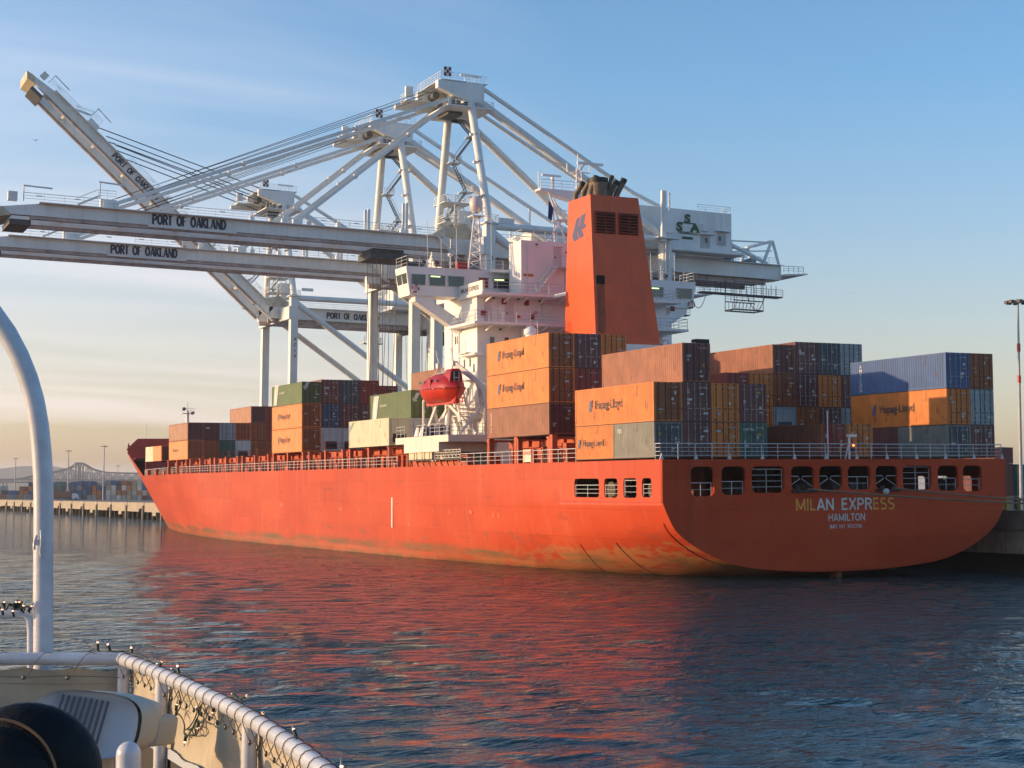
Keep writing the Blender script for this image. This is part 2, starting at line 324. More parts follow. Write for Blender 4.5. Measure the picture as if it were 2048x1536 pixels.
# ------------------------------------------------------------------ far shore
CONC = mat('concrete', (.42,.37,.29), .85, var=.25, scale=1.5, streak=.45)
CONCD = mat('concrete_deck', (.16,.155,.15), .9, var=.2, scale=.2)
PILE = mat('shade_dark_piles', (.02,.018,.016), .8, var=.4)  # near black: shade under the wharf put into the colour
HILL = mat('far_hill', (.10,.11,.10), 1, var=.2, scale=.002)
def hills():
    mb = MB(); rng = random.Random(3); d = 6600; M = FG
    pts = [];
    us = list(range(-500, 2700, 60))
    for i, u in enumerate(us):
        x = (u-1024)/FOC*d
        h = 84+34*math.sin(u*.006+1.2)+12*math.sin(u*.021)+4*rng.random()
        if u > 330: h *= max(.12, 1-(u-330)/700)
        pts.append((x, h))
    v = []
    for x, h in pts: v += [(x, d-200, -5.8), (x, d, h), (x, d+380, -5.8)]
    n = len(pts); f = []
    for i in range(n-1): a = 3*i; f += [(a, a+3, a+4, a+1), (a+1, a+4, a+5, a+2), (a, a+2, a+5, a+3)]
    mb.add(v, f, True); single('hills', mb, HILL, None, None, frame=M, kind='structure')
hills()
def truss_bridge():
    t = Thing('truss_bridge', 'long steel cantilever truss bridge fading in the haze beyond the container yard', 'bridge', (0, 3000, -5.8), FG)
    steel = mat('bridge_steel', (.07,.09,.12), .7)
    k = 3000/FOC
    def pt(u, v, y=3000): return ((u-1024)*k, y, (994-v)*k)
    top = [(-60,962),(-20,962),(20,961),(45,958),(70,952),(95,947),(110,944.8),(121,941.5),(133,938.7),(146.5,933),(154,926.5),(163,926.5),(172,931),(183,937.6),(197.4,942),(206,943.7),(220,945.3),(287,946.5),(330,947),(360,947)]
    def ztop(u):
        for (a, b), (c, d) in zip(top[:-1], top[1:]):
            if a <= u <= c: return b+(d-b)*(u-a)/(c-a)
        return 947
    for dy in (0, 20):
        ch = MB(); ds = MB()
        for a, b in zip(top[:-1], top[1:]): ch.tube(pt(*a, 3000+dy), pt(*b, 3000+dy), 1.4, 5)
        for vv in (960, 965.5): ch.tube(pt(-60, vv, 3000+dy), pt(360, vv, 3000+dy), 1.5, 5)
        us = [x*9.5-60 for x in range(44)]
        for i, u in enumerate(us[:-1]):
            ds.tube(pt(u, ztop(u), 3000+dy), pt(u, 960, 3000+dy), .6, 4)
            a, b = (u, us[i+1]) if i % 2 else (us[i+1], u)
            if ztop(u) < 959: ds.tube(pt(a, ztop(a), 3000+dy), pt(b, 960, 3000+dy), .6, 4)
            ds.tube(pt(a, 960, 3000+dy), pt(b, 965.5, 3000+dy), .4, 4)
        t.part('truss_chord', ch, steel); t.part('truss_web', ds, steel)
    dk = MB(); 
    for vv in (960.5, 966): dk.box(pt(-60, vv+.4, 2999), pt(360, vv, 3021))
    t.part('road_deck', dk, steel)
    for u in (154, 163, 70, 246, 320, 10):
        pr = MB(); big = u in (154, 163)
        for dy in (0, 20): pr.beam(pt(u, 926.5 if big else 966, 3000+dy), pt(u, 994+5.8/k-.1, 3000+dy), 2.2, 2.2)
        if big: pr.beam(pt(154, 972, 3000), pt(163, 985, 3000), 1, 1); pr.beam(pt(163, 972, 3000), pt(154, 985, 3000), 1, 1)
        t.part('pier', pr, steel)
truss_bridge()
# ------------------------------------------------------------------ wharf
def wharf():
    mb = MB(); mb.box((37.2, -30, 3.3), (1500, 900, 4.25)); mb.box((46, -30, -3), (1500, 900, 3.3))
    g = single('terminal_ground', mb, CONCD, None, None, kind='structure')
    t = Thing('wharf', 'concrete wharf edge on dark piles running behind the ship', 'wharf', (35, -30, 0))
    mb = MB(); mb.box((35.6, -30, 3.0), (37.2, 900, 4.3)); t.part('deck_edge', mb, CONC)
    y = 323.9-21.45*2; k = 0
    while y < 600:
        L = 20.7; mb = MB()
        poly = [(0, 4.4), (0, 2.9), (6.0, 2.7), (6.0, 1.9), (L*.78, 1.9), (L*.78, 1.9), (L, 1.9), (L, 4.4)]
        if k % 2: poly = [(0, 4.4), (0, 1.9), (L*.35, 1.9), (L*.35, .95), (L*.55, .95), (L*.55, 1.9), (L, 1.9), (L, 4.4)]
        mb.prism(poly, (34.6, y+.3, 0), (0,1,0), (0,0,1), (1,0,0), 1.0)
        t.part('fascia_panel', mb, CONC)
        mb = MB(); mb.tube((34.3, y-.1, -1), (34.3, y-.1, 3.6), .32, 8); t.part('fender_pile', mb, CONC)
        y += 21.45; k += 1
    for seg in range(2):
        mb = MB(); a, b = ((-30, 280), (600, 890))[seg]; mb.box((34.9, a, 1.6), (35.6, b, 4.3)); t.part('fascia_panel', mb, CONC)
    t.part('wharf_shade_wall', MB().box((43.5,-30,-2),(45.9,900,3.25)), PILE)  # dark backing sheet standing in for shade beneath the wharf
    rng = random.Random(5); mb = MB()
    for i in range(150):
        y = -28+i*6.2
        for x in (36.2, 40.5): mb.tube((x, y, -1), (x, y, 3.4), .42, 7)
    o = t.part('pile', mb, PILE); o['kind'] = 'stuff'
    t.part('berth_edge', MB().box((34.5,-30,3.6),(46,70,5.15)), mat('shaded_concrete', (.20,.19,.17), .9, var=.3, scale=1.2, streak=.5)); t.part('berth_shade_panel', MB().box((35.6,-30,-2),(36.0,70,3.6)), PILE)  # darker concrete and a dark sheet put shade into the near berth
    for u, v, px_, py_ in ((2013, 1010, 36.2, 3.9), (2034, 1012, 36.6, 2.75)):
        p = Vector((px_, py_, 5.15)); q = MB().tube(p, p+Vector((0,0,.95)), .13, 10).tube(p+Vector((0,0,.95)), p+Vector((0,0,1.05)), .17, 10).tube(p, p+Vector((0,0,.08)), .3, 10)
        single('mooring_bollard', q, mat('bollard_yellow', (.5,.33,.04), .6), f"yellow bollard on the wharf edge right of the stern, {'nearer the hull' if u < 2020 else 'nearer the light mast'}", 'bollard', p)
wharf()
BOLX = Vector((41.0, -9.0, 5.3))
single('mooring_bollard', MB().tube((41,-9,5.1),(41,-9,5.7),.3,12).tube((41,-9,5.6),(41,-9,5.8),.42,12), mat('bollard_yellow', (.5,.33,.04), .6), 'stout bollard off the right edge that the stern ropes run to', 'bollard', (41,-9,5.15))
def light_mast(u, vbase, vtop, d, label, near=False):
    w = (CW @ Vector(((u-1024)/FOC, -(vbase-768)/FOC, -1))); fw = Vector((math.sin(YAW), math.cos(YAW), 0)); p = CAMW+w*(d/w.dot(fw)); p.z = 4.25
    H = (vbase-vtop)/FOC*d
    t = Thing('light_mast', label, 'light mast', p, group=None if near else 'high lighting masts over the container yard')
    pm = mat('mast_grey', (.42,.43,.45), .5); r = .19 if near else .34
    t.part('pole', MB().tube(p, p+Vector((0,0,H)), r*1.5, 10, r*.7), pm)
    hd = MB(); top = p+Vector((0,0,H)); hd.lathe([(.3,-.3),(1.0,-.2),(1.0,.05),(.2,.3)], top, 14)
    t.part('head_frame', hd, pm)
    for i in range(8 if near else 6):
        a = i*math.pi*2/(8 if near else 6)+.2; q = top+Vector((math.cos(a)*1.5, math.sin(a)*1.5, -.1)); l = MB().box(q-Vector((.3,.3,.28)), q+Vector((.3,.3,.15))); l.tube(top, q, .06, 5)
        t.part('floodlight', l, STEELD)
    if near:
        for a, b in ((vtop+86, vtop+102), (vtop+150, vtop+165)):
            z0 = (vbase-b)/FOC*d; z1 = (vbase-a)/FOC*d
            t.part('red_band', MB().tube(p+Vector((0,0,z0)), p+Vector((0,0,z1)), r*1.35, 10, caps=False), REDC)
light_mast(2043, 1010, 584, 225, 'tall nearby light mast with red bands at the right edge', True)
for a in ((206, 1000, 893, 870, 'tallest looking grey light mast, just left of the ship bow'), (135, 1000, 903, 960, 'grey light mast in front of the truss bridge left of its peak'), (29, 1002, 922, 1160, 'grey light mast left of the white hoop pole'), (234, 1000, 933.5, 1450, 'short looking far light mast between the bridge and the bow')): light_mast(*a)
# ------------------------------------------------------------------ yard containers
YC = {'blue': (.045,.12,.26), 'orange': (.55,.17,.05), 'maroon': (.17,.04,.035), 'grey': (.30,.32,.33), 'white': (.62,.58,.50), 'green': (.10,.20,.15), 'tan': (.50,.36,.20), 'dark blue': (.03,.06,.13)}
_y = {}
def yard_box(c, L=12.19):
    if (c, L) not in _y:
        mb = MB(); w = 1.219; h = 2.56
        mb.box((-w+.06, .06, .06), (w-.06, L-.06, h-.06))
        for x in (-w, w-.12):
            for y in (0, L-.12): mb.box((x, y, 0), (x+.12, y+.12, h))
        for x in (-w, w-.12):
            for z in (0, h-.12): mb.box((x, .12, z), (x+.12, L-.12, z+.12))
        for y in (0, L-.12):
            for z in (0, h-.12): mb.box((-w+.12, y, z), (w-.12, y+.12, z+.12))
        n = int(L/.6)
        for i in range(n):
            y = .3+i*(L-.6)/n
            for s in (-1, 1): mb.box((s*(w-.06), y, .14), (s*(w-.02), y+.28, h-.14))
        for x in (-.75, -.3, .3, .75): mb.tube((x, .03, .15), (x, .03, h-.15), .025, 4)
        _y[(c, L)] = mb.mesh('yard_container')
    return _y[(c, L)]
def yard_stack(p, cols, dx, rng, palette, zone, hmax=4, hmin=2, frame=WORLD, rot=0):
    names = ['bottom', 'second', 'third', 'top', 'fifth']
    for i in range(cols):
        h = rng.randint(hmin, hmax)
        for k in range(h):
            c = rng.choice(palette)
            ob = bpy.data.objects.new('yard_container', yard_box(c)); C.objects.link(ob)
            if not ob.data.materials: ob.data.materials.append(mat('yard_'+c.replace(' ', '_'), YC[c], .6, var=.2, scale=.5, streak=.3, rnd=.25))
            q = p+dx*i; ob.matrix_world = Matrix.Translation((q.x, q.y, 4.26+k*2.6)) @ Matrix.Rotation(rot, 4, 'Z')
            tag(ob, f"{c} {names[k]}-level container in the distant stacks {zone}", 'container', f"{c} containers, {names[k]} level, {zone}")
def at(u, v, d):
    w = (CW @ Vector(((u-1024)/FOC, -(v-768)/FOC, -1))); fw = Vector((math.sin(YAW), math.cos(YAW), 0)); return CAMW+w*(d/w.dot(fw))
def yard():
    rng = random.Random(11); pal = ['blue','orange','maroon','grey','white','dark blue','tan','grey','blue','orange','green']
    rt = Vector((math.cos(YAW), -math.sin(YAW), 0))
    for u0, n, d, hm, hn, z, pl in ((216, 10, 830, 4, 3, 'just left of the bow', ['orange','white','grey','tan','blue','grey','maroon','white']), (158, 7, 870, 4, 3, 'under the truss bridge peak', ['blue','dark blue','orange','dark blue','maroon','grey']),
                            (106, 6, 900, 4, 2, 'right of the white hoop pole', ['dark blue','blue','grey','green']), (24, 12, 960, 4, 2, 'at the left edge', pal), (-30, 6, 930, 3, 2, 'at the left edge', pal),
                            (108, 20, 1010, 4, 3, 'in the rear row of the yard', ['blue','dark blue','grey','dark blue','maroon','tan'])):
        p = at(u0, 1000, d); p.z = 0
        yard_stack(p, n, rt*2.75, rng, pl, z, hm, hn, rot=-YAW)
    # stacks behind the stern at the right edge
    for u, d, ks, cc in ((2004, 262, 3, ['white','orange','orange']), (2015, 258, 3, ['maroon','maroon','maroon'])):
        pass
    for nm, u, vb, d, cols in (('a', 2016, 1000, 250, ['tan','maroon','maroon','maroon']), ('b', 2046, 1000, 255, ['green','green','green']), ('c', 1992, 1000, 275, ['grey','grey','green','green'])):
        p = at(u, vb, d)
        for k, c in enumerate(cols):
            ob = bpy.data.objects.new('yard_container', yard_box(c)); C.objects.link(ob)
            if not ob.data.materials: ob.data.materials.append(mat('yard_'+c, YC[c], .6, var=.2, scale=.5, streak=.3, rnd=.25))
            ob.matrix_world = Matrix.Translation((p.x, p.y, 4.26+k*2.6))
            tag(ob, f"{c} container, {['bottom','second','third','top'][k]} of the {dict(a='stack between the stern and the right light mast', b='stack behind the right light mast', c='stack peeking over the stern corner railing')[nm]}", 'container')
yard()
def trailer_truck():
    p = at(118, 1001, 800); M = Matrix.Translation((p.x, p.y, 4.26)) @ Matrix.Rotation(-.45+math.pi, 4, 'Z')
    t = Thing('container_truck', 'truck hauling a rusty brown container along the far wharf', 'truck', (0,0,0), M)
    b = MB(); b.box((-6, -1.2, 1.3), (6.2, 1.2, 4.1)); 
    t.part('container', b, mat('truck_brown', (.20,.09,.05), .7, var=.3))
    t.part('chassis', MB().box((-9.5, -1.1, .9), (6, 1.1, 1.25)), STEELD)
    t.part('cab', MB().prism([(-9.6,.6),(-6.9,.6),(-6.9,3.3),(-8.6,3.3),(-9.6,2.1)], (0,1.2,0), (1,0,0), (0,0,1), (0,-1,0), 2.4), mat('truck_white', (.55,.6,.65), .4))
    for x in (-8.8, -6.2, 3.6, 5.0):
        t.part('wheel', MB().tube((x, -1.25, .5), (x, 1.25, .5), .5, 12), BLACK)
trailer_truck()
def parked_car():
    p = at(2028, 1002, 330); M = Matrix.Translation((p.x, p.y, 4.26)) @ Matrix.Rotation(-YAW, 4, 'Z')
    t = Thing('parked_car', 'dark blue car parked on the quay behind the yellow bollards', 'car', (0,0,0), M); bl = mat('car_blue', (.04,.07,.14), .3)
    t.part('body', MB().prism([(-2.2,.35),(2.2,.35),(2.2,.85),(1.3,1.0),(.8,1.45),(-.9,1.45),(-1.6,1.0),(-2.2,.9)], (0,-.85,0), (1,0,0), (0,0,1), (0,1,0), 1.7), bl)
    t.part('side_window', MB().prism([(-1.3,1.0),(1.05,1.0),(.7,1.38),(-.85,1.38)], (0,-.87,0), (1,0,0), (0,0,1), (0,1,0), .02), GLASS)
    for x in (-1.4, 1.4):
        for y in (-.86, .66): t.part('wheel', MB().tube((x,y,.33),(x,y+.2,.33),.33,14), BLACK)
parked_car()
def bird(u, v, d, span, tilt, label):
    p = at(u, v, d); t = MB(); s = span
    t.add([(-s,0,.12*s),(-.45*s,-.12*s,.26*s),(0,-.1*s,0),(.45*s,-.12*s,.26*s),(s,0,.1*s),(.42*s,.12*s,.24*s),(0,.14*s,0),(-.42*s,.12*s,.24*s)], [(0,1,7),(1,2,6,7),(2,3,5,6),(3,4,5)])
    t.sphere((0,0,-.02*s), .12*s, 8, 6, (1,2.6,1))
    M = Matrix.Translation(p) @ Matrix.Rotation(-YAW, 4, 'Z') @ Matrix.Rotation(tilt, 4, 'Y')
    single('gull', t, mat('gull_grey', (.25,.25,.26), .8), label, 'bird', frame=M)
bird(71, 281, 150, .42, -.05, 'dark gull gliding in the sky below the raised boom'); bird(1702, 587, 150, .32, .1, 'small gull gliding in the sky right of the crane'); bird(240, 934, 160, .28, 0, 'tiny gull low over the yard near the bow')
# ------------------------------------------------------------------ the container ship
def hull_mat(clean=False):
    m = bpy.data.materials.new('transom_paint' if clean else 'hull_paint'); m.use_nodes = True; nt = m.node_tree; N = nt.nodes; L = nt.links; b = N['Principled BSDF']
    b.inputs['Roughness'].default_value = .6 if clean else .5; b.inputs['Specular IOR Level'].default_value = .12 if clean else .3
    tc = N.new('ShaderNodeTexCoord'); geo = N.new('ShaderNodeNewGeometry'); sp = N.new('ShaderNodeSeparateXYZ'); L.new(geo.outputs['Position'], sp.inputs[0])
    def noise(sc, vec, det=6, ro=.6):
        mp = N.new('ShaderNodeMapping'); mp.inputs['Scale'].default_value = vec; L.new(tc.outputs['Object'], mp.inputs[0])
        n = N.new('ShaderNodeTexNoise'); n.inputs['Scale'].default_value = sc; n.inputs['Detail'].default_value = det; n.inputs['Roughness'].default_value = ro; L.new(mp.outputs[0], n.inputs[0]); return n.outputs[0]
    def mr(x, a, b_, c=0, d=1):
        q = N.new('ShaderNodeMapRange'); q.inputs[1].default_value = a; q.inputs[2].default_value = b_; q.inputs[3].default_value = c; q.inputs[4].default_value = d; L.new(x, q.inputs[0]); return q.outputs[0]
    def op(o, x, y):
        q = N.new('ShaderNodeMath'); q.operation = o
        for i, k in enumerate((x, y)):
            if isinstance(k, (int, float)): q.inputs[i].default_value = k
            else: L.new(k, q.inputs[i])
        return q.outputs[0]
    def mix(f, a, c):
        x = N.new('ShaderNodeMix'); x.data_type = 'RGBA'; L.new(f, x.inputs['Factor'])
        for s_, k in (('A', a), ('B', c)):
            if isinstance(k, tuple): x.inputs[s_].default_value = (*k, 1)
            else: L.new(k, x.inputs[s_])
        return x.outputs['Result']
    big = noise(.05, (1,1,1.5)); fine = noise(1.3, (1,1,1))
    col = mix(mr(big, .38, .62), (.50,.056,.014), (.56,.084,.029))
    col = mix(mr(noise(1, (.5,.5,.035), 4), .56, .70, 0, .15 if clean else .45), col, (.60,.15,.09))       # pale runs down the side
    col = mix(mr(noise(1, (.9,.28,1.4), 7), .59, .68, 0, .45), col, (.30,.05,.03)); col = mix(mr(noise(1, (.7,.7,.05), 6, .7), .60, .66, 0, .35), col, (.24,.05,.03))      # scuffs
    h = op('ADD', sp.outputs[2], op('MULTIPLY', op('SUBTRACT', fine, .5), 1.6))
    h = op('ADD', h, op('MULTIPLY', op('SUBTRACT', noise(.35, (1,.35,.6)), .5), 1.9))
    aft = mr(sp.outputs[1], 4, 40, 1, 0)                        # more bare antifouling shows towards the stern
    hb = op('SUBTRACT', h, op('ADD', op('MULTIPLY', aft, 1.5), op('MULTIPLY', op('SUBTRACT', noise(.5, (1,.7,1.6), 8, .7), .5), op('MULTIPLY', aft, 5.0))))
    if clean: sp = N.new('ShaderNodeCombineXYZ'); sp.inputs[2].default_value = 9; hb = sp2 = mr(h, -99, -98, 9, 9)
    if clean:
        q9 = N.new('ShaderNodeSeparateXYZ'); L.new(sp.outputs[0], q9.inputs[0]); sp = q9
    col = mix(mr(hb, .75, .95, .85, 0), col, mix(mr(noise(.9, (1,.5,1.5)), .50, .60), mix(aft, (.42,.115,.05), (.46,.19,.07)), (.46,.065,.025)))
    alg = op('MULTIPLY', mr(op('ABSOLUTE', op('SUBTRACT', sp.outputs[2], 1.05), 0), .15, .7, 1, 0), mr(noise(.55, (1,.16,1.6)), .40, .58, 0, .85))
    col = mix(alg, col, (.15,.11,.05))
    alg2 = op('MULTIPLY', mr(sp.outputs[2], .05, .55, 1, 0), mr(noise(.7, (1,.3,1)), .35, .6, .2, .85))
    col = mix(alg2, col, (.10,.085,.03))
    col = mix(op('MULTIPLY', mr(noise(2.2, (1,.7,1.3), 8), .66, .70, 0, .9), mr(sp.outputs[2], 1.0, 4.5, 1, 0)), col, (.13,.07,.045))
    br = N.new('ShaderNodeTexBrick'); sx = N.new('ShaderNodeSeparateXYZ'); L.new(tc.outputs['Object'], sx.inputs[0]); cx = N.new('ShaderNodeCombineXYZ'); L.new(sx.outputs[0 if clean else 1], cx.inputs[0]); L.new(sx.outputs[2], cx.inputs[1]); L.new(cx.outputs[0], br.inputs[0])
    br.inputs['Scale'].default_value = 1; br.inputs['Brick Width'].default_value = 9.5; br.inputs['Row Height'].default_value = 2.3; br.inputs['Mortar Size'].default_value = .025; br.inputs['Mortar Smooth'].default_value = .6
    br.inputs['Color1'].default_value = (1,1,1,1); br.inputs['Color2'].default_value = (.84,.79,.78,1); br.inputs['Mortar'].default_value = (.72,.66,.62,1)
    bm = N.new('ShaderNodeMix'); bm.data_type = 'RGBA'; bm.blend_type = 'MULTIPLY'; bm.inputs['Factor'].default_value = 1; L.new(col, bm.inputs['A']); L.new(br.outputs[0], bm.inputs['B']); col = bm.outputs['Result']
    run = op('MULTIPLY', mr(sx.outputs[2], 1.5, 5.9, .1, 1), mr(noise(1, (1.3,1.3,.045), 5, .7), .58, .66, 0, .5)); col = mix(run, col, (.27,.055,.025))
    smg = op('MULTIPLY', mr(op('ABSOLUTE', op('SUBTRACT', sp.outputs[2], 2.3), 0), .5, 1.2, 1, 0), mr(noise(1, (.4,.30,.9), 3), .60, .66, 0, .55)); col = mix(smg, col, (.20,.09,.06))
    L.new(col, b.inputs['Base Color'])
    # plating: slight dents between the frames
    bp = N.new('ShaderNodeBump'); bp.inputs['Strength'].default_value = .8; bp.inputs['Distance'].default_value = .06; L.new(noise(.45, (1,1,1.2), 2), bp.inputs['Height']); L.new(bp.outputs[0], b.inputs['Normal'])
    return m
HULL = hull_mat(); STERN = hull_mat(True)
FUNNEL = mat('funnel_orange', (.72,.095,.015), .42, var=.14, scale=.5, streak=.35, dirt=(.36,.07,.03), rust=.2)
ship = Thing('container_ship', 'large red container ship seen from its port quarter with white bridge and orange funnel', 'ship', (0,0,0), SHIP)
CX = 16.1
def ye(z): return 218+(z+5)*2.52
def ys(z): return 112+(z+5)*2.5
def hbw(z, Y):
    a, b = ys(z), ye(z)
    if Y <= a: return 1
    t = min(1, (Y-a)/(b-a)); return 1-t**1.5
TS = [(16.1,2.9),(15.62,1.8),(14.9,.7),(13.3,-.4),(11.2,-1.35),(8.6,-2.0),(4.1,-2.4),(0,-2.5)]
BS = [(16.1,2.9),(16.1,.6),(16.1,-1.8),(16.1,-4.2),(15.8,-6.3),(14.0,-8),(7,-8.6),(0,-8.6)]
def sec(Y):
    w = min(1, (Y/58))**.85
    return [(a+(c-a)*w, b+(d-b)*w) for (a, b), (c, d) in zip(TS, BS)]
def subdiv(l, n=3):
    """smooth resample (Catmull-Rom)"""
    o = []
    for i in range(len(l)-1):
        p0 = l[max(i-1,0)]; p1 = l[i]; p2 = l[i+1]; p3 = l[min(i+2, len(l)-1)]
        for k in range(n):
            t = k/n; o.append(tuple(.5*(2*p1[j]+(p2[j]-p0[j])*t+(2*p0[j]-5*p1[j]+4*p2[j]-p3[j])*t*t+(3*p1[j]-p0[j]-3*p2[j]+p3[j])*t**3) for j in (0,1)))
    o.append(l[-1]); return [(min(16.1, x), z) for x, z in o]
def ztop(Y):
    if Y < 204: return 6.0
    if Y < 226: return 6.0+(Y-204)/22*4.7
    return 10.7+(Y-226)*.022
def build_hull():
    mb = MB(); Ys = [0, 4, 8, 12, 16, 16, 22, 28, 36, 44, 52, 60, 80, 100, 118]
    secs = [[(0, 6.0 if i >= 4 else 2.9)]+subdiv(sec(Y)) for i, Y in enumerate(Ys)]
    rows = []
    for i, Y in enumerate(Ys):
        s = subdiv(sec(Y)); top = [(16.1, 6.0), (16.1, 4.5)] if i >= 5 else [(16.1, 2.9), (16.1, 2.9)]
        rows.append([(Y, a, z) for a, z in top+s])
    # forward part: warped stations along the raked stem
    zz = [6.0, 4.5]+[z for a, z in subdiv(BS)]
    n = 30
    for i in range(1, n+1):
        t = i/n; r = []
        for k, z in enumerate(zz):
            a0 = (subdiv(BS)[k-2][0] if k >= 2 else 16.1)
            zc = max(z, -8.6); Y = 118+(ye(zc)-118)*t
            r.append((Y, a0*hbw(zc, Y), z))
        rows.append(r)
    # forecastle plating above the main deck from station 12 on
    for sgn in (-1, 1):
        v = [(CX+sgn*a, Y, z) for r in rows for Y, a, z in r]; m = len(rows[0]); f = []
        for i in range(len(rows)-1):
            if i == 4: continue
            for k in range(m-1):
                q = (i*m+k, (i+1)*m+k, (i+1)*m+k+1, i*m+k+1); f.append(q if sgn < 0 else q[::-1])
        mb.add(v, f, True)
        up = []
        for i in range(41):
            t = i/40; r = []
            for kk in range(6):
                Yd = 200+(ye(6)-200)*t; zt = ztop(Yd) if t < 1 else 11.6; z = 6+(zt-6)*kk/5
                Y = 200+(ye(z)-200)*t; r.append((CX+sgn*(16.1*hbw(z, Y)+.02), Y, z))
            up += r
        f = []
        for i in range(40):
            for k in range(5):
                q = (i*6+k, (i+1)*6+k, (i+1)*6+k+1, i*6+k+1); f.append(q[::-1] if sgn < 0 else q)
        mb.add(up, f, True)
    # stern side plating with mooring openings
    hl = [(1.32,2.68,3.25),(3.48,5.42,3.2),(6.33,8.38,3.2),(9.22,13.26,3.2)]
    for sgn, x in ((-1, 0), (1, 32.2)):
        loops = [[(0,2.9),(16,2.9),(16,6),(0,6)]]+[rrect(a, zb, c, 4.66, .3) for a, c, zb in hl]
        mb.prism(loops, (x if sgn < 0 else x-.25, .02, 0), (0,1,0), (0,0,1), (1,0,0), .25)
    return mb
hull = ship.part('hull', build_hull(), HULL)
OPEN = [(2.4,4.39,3.3),(5.04,7.15,3.38),(7.68,10.63,3.5),(11.22,13.33,3.66),(13.79,15.99,3.66),(16.46,18.65,3.66),(19.13,21.26,3.66),(21.75,24.63,3.62),(25.23,27.31,3.5),(27.77,29.73,3.42)]
def transom():
    half = [(16.1,6.0),(16.1,2.9)]+subdiv(TS, 5)[1:]
    o = [(CX-a, z) for a, z in half]+[(CX+a, z) for a, z in half[::-1][1:]]
    mb = MB(); mb.prism([o]+[rrect(a, zb, c, 5.46, .42, 5) for a, c, zb in OPEN], (0,.05,0), (1,0,0), (0,0,1), (0,-1,0), .25)
    return mb
ship.part('transom', transom(), STERN)
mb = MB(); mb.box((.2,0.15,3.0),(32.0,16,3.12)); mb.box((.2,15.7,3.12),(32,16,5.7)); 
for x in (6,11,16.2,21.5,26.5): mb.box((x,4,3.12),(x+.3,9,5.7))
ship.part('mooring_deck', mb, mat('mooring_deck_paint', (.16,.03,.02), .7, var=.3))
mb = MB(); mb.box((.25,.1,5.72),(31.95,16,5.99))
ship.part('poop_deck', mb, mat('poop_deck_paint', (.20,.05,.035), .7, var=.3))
mb = MB()
pts = []
for i in range(60):
    Y = 16+(ye(6)-17)*i/59
    pts.append((Y, 16.05*hbw(6, Y)))
loop = [(CX-a, Y) for Y, a in pts]+[(CX+a, Y) for Y, a in pts[::-1]]
mb.prism(loop, (0,0,5.8), (1,0,0), (0,1,0), (0,0,1), .15)
ship.part('main_deck', mb, mat('main_deck_paint', (.28,.055,.03), .7, var=.3))
# railings
ship.part('stern_railing', MB().rail([(.1,.9,6.0),(.1,.15,6.0),(32.1,.15,6.0),(32.1,10,6.0)], 1.15, 1.46, .032, 4), RAILW)
def foot():
    l = []
    for i in range(0, 23, 2):
        mb = MB(); l.append(mb); x = .1+32*i/22; mb.add([(x-.16,.0,6.0),(x+.16,.0,6.0),(x,.0,6.42),(x-.16,.1,6.0),(x+.16,.1,6.0),(x,.1,6.42)], [(0,1,2),(3,5,4),(0,3,4,1),(1,4,5,2),(2,5,3,0)])
    return l
ship.each('railing_foot', foot(), RAILW)
for a, b in ((13.2,36),(52,195)): ship.part('side_railing', MB().rail([(CX-16.0*hbw(6, Y_)+.02,Y_,6.0) for Y_ in ([a, b] if b < 50 else [52,100,141,150,160,170,180,190,199])], 1.05, 1.5, .035, 3), RAILW)
ship.part('side_railing', MB().rail([(32.08,16,6.0),(32.08,140,6.0)], 1.05, 2.2, .035, 3), RAILW)
for a, c, zb in OPEN:
    h = 1.05; n = 2; w = c-a
    if abs(a-11.22) < .1 or abs(a-19.13) < .1 or abs(a-13.79) < .1: 
        mb = MB().path([(a,.1,zb+1.05),(a+w*.38,.1,zb+1.05),(a+w*.46,.1,zb+.85),(a,.1,zb+.3)], .03, 5)
        mb.path([(c,.1,zb+1.05),(c-w*.38,.1,zb+1.05),(c-w*.46,.1,zb+.85),(c,.1,zb+.3)], .03, 5)
    else: mb = MB().rail([(a+.08,.1,zb),(c-.08,.1,zb)], 1.75 if w > 2.5 else .98, w/2, .028, 4 if w > 2.5 else 2)
    ship.part('opening_rail', mb, RAILW)
for a, c, zb in ((1.32,2.68,3.25),(3.48,5.42,3.2),(6.33,8.38,3.2),(9.22,13.26,3.2)):
    ship.part('opening_rail', MB().rail([(.1,a+.05,zb),(.1,c-.05,zb)], .95 if a != 3.48 else 1.3, 2.1, .03, 3), RAILW)
# winch gear seen through the openings
def winch(x, y, z, s):
    mb = MB(); mb.tube((x-.7*s,y,z+.6*s),(x+.7*s,y,z+.6*s),.42*s,14); 
    for q in (-.75,-.2,.2,.75): mb.tube((x+q*s,y,z+.6*s),(x+(q+.06)*s,y,z+.6*s),.62*s,14)
    mb.box((x+.8*s,y-.5*s,z),(x+1.4*s,y+.5*s,z+.9*s)); mb.box((x-1*s,y-.6*s,z-.0),(x+1.4*s,y+.6*s,z+.12)); return mb
for x, y in ((3.2,5.2),(2.6,10.5),(14.5,3.2),(17.8,3.0),(20.5,4.2),(8.6,3.6),(28.5,3.5)): ship.part('mooring_winch', winch(x, y, 3.12, 1.1), mat('winch_grey', (.09,.08,.075), .6, var=.3))
for a in (12.3, 20.2):
    mb = MB().box((a-1.1,-.45,3.5),(a+1.1,.0,3.68)); mb.tube((a-.6,-.25,3.68),(a-.6,-.25,3.95),.2,10).tube((a+.6,-.25,3.68),(a+.6,-.25,3.95),.2,10); ship.part('fairlead', mb, BLACK)
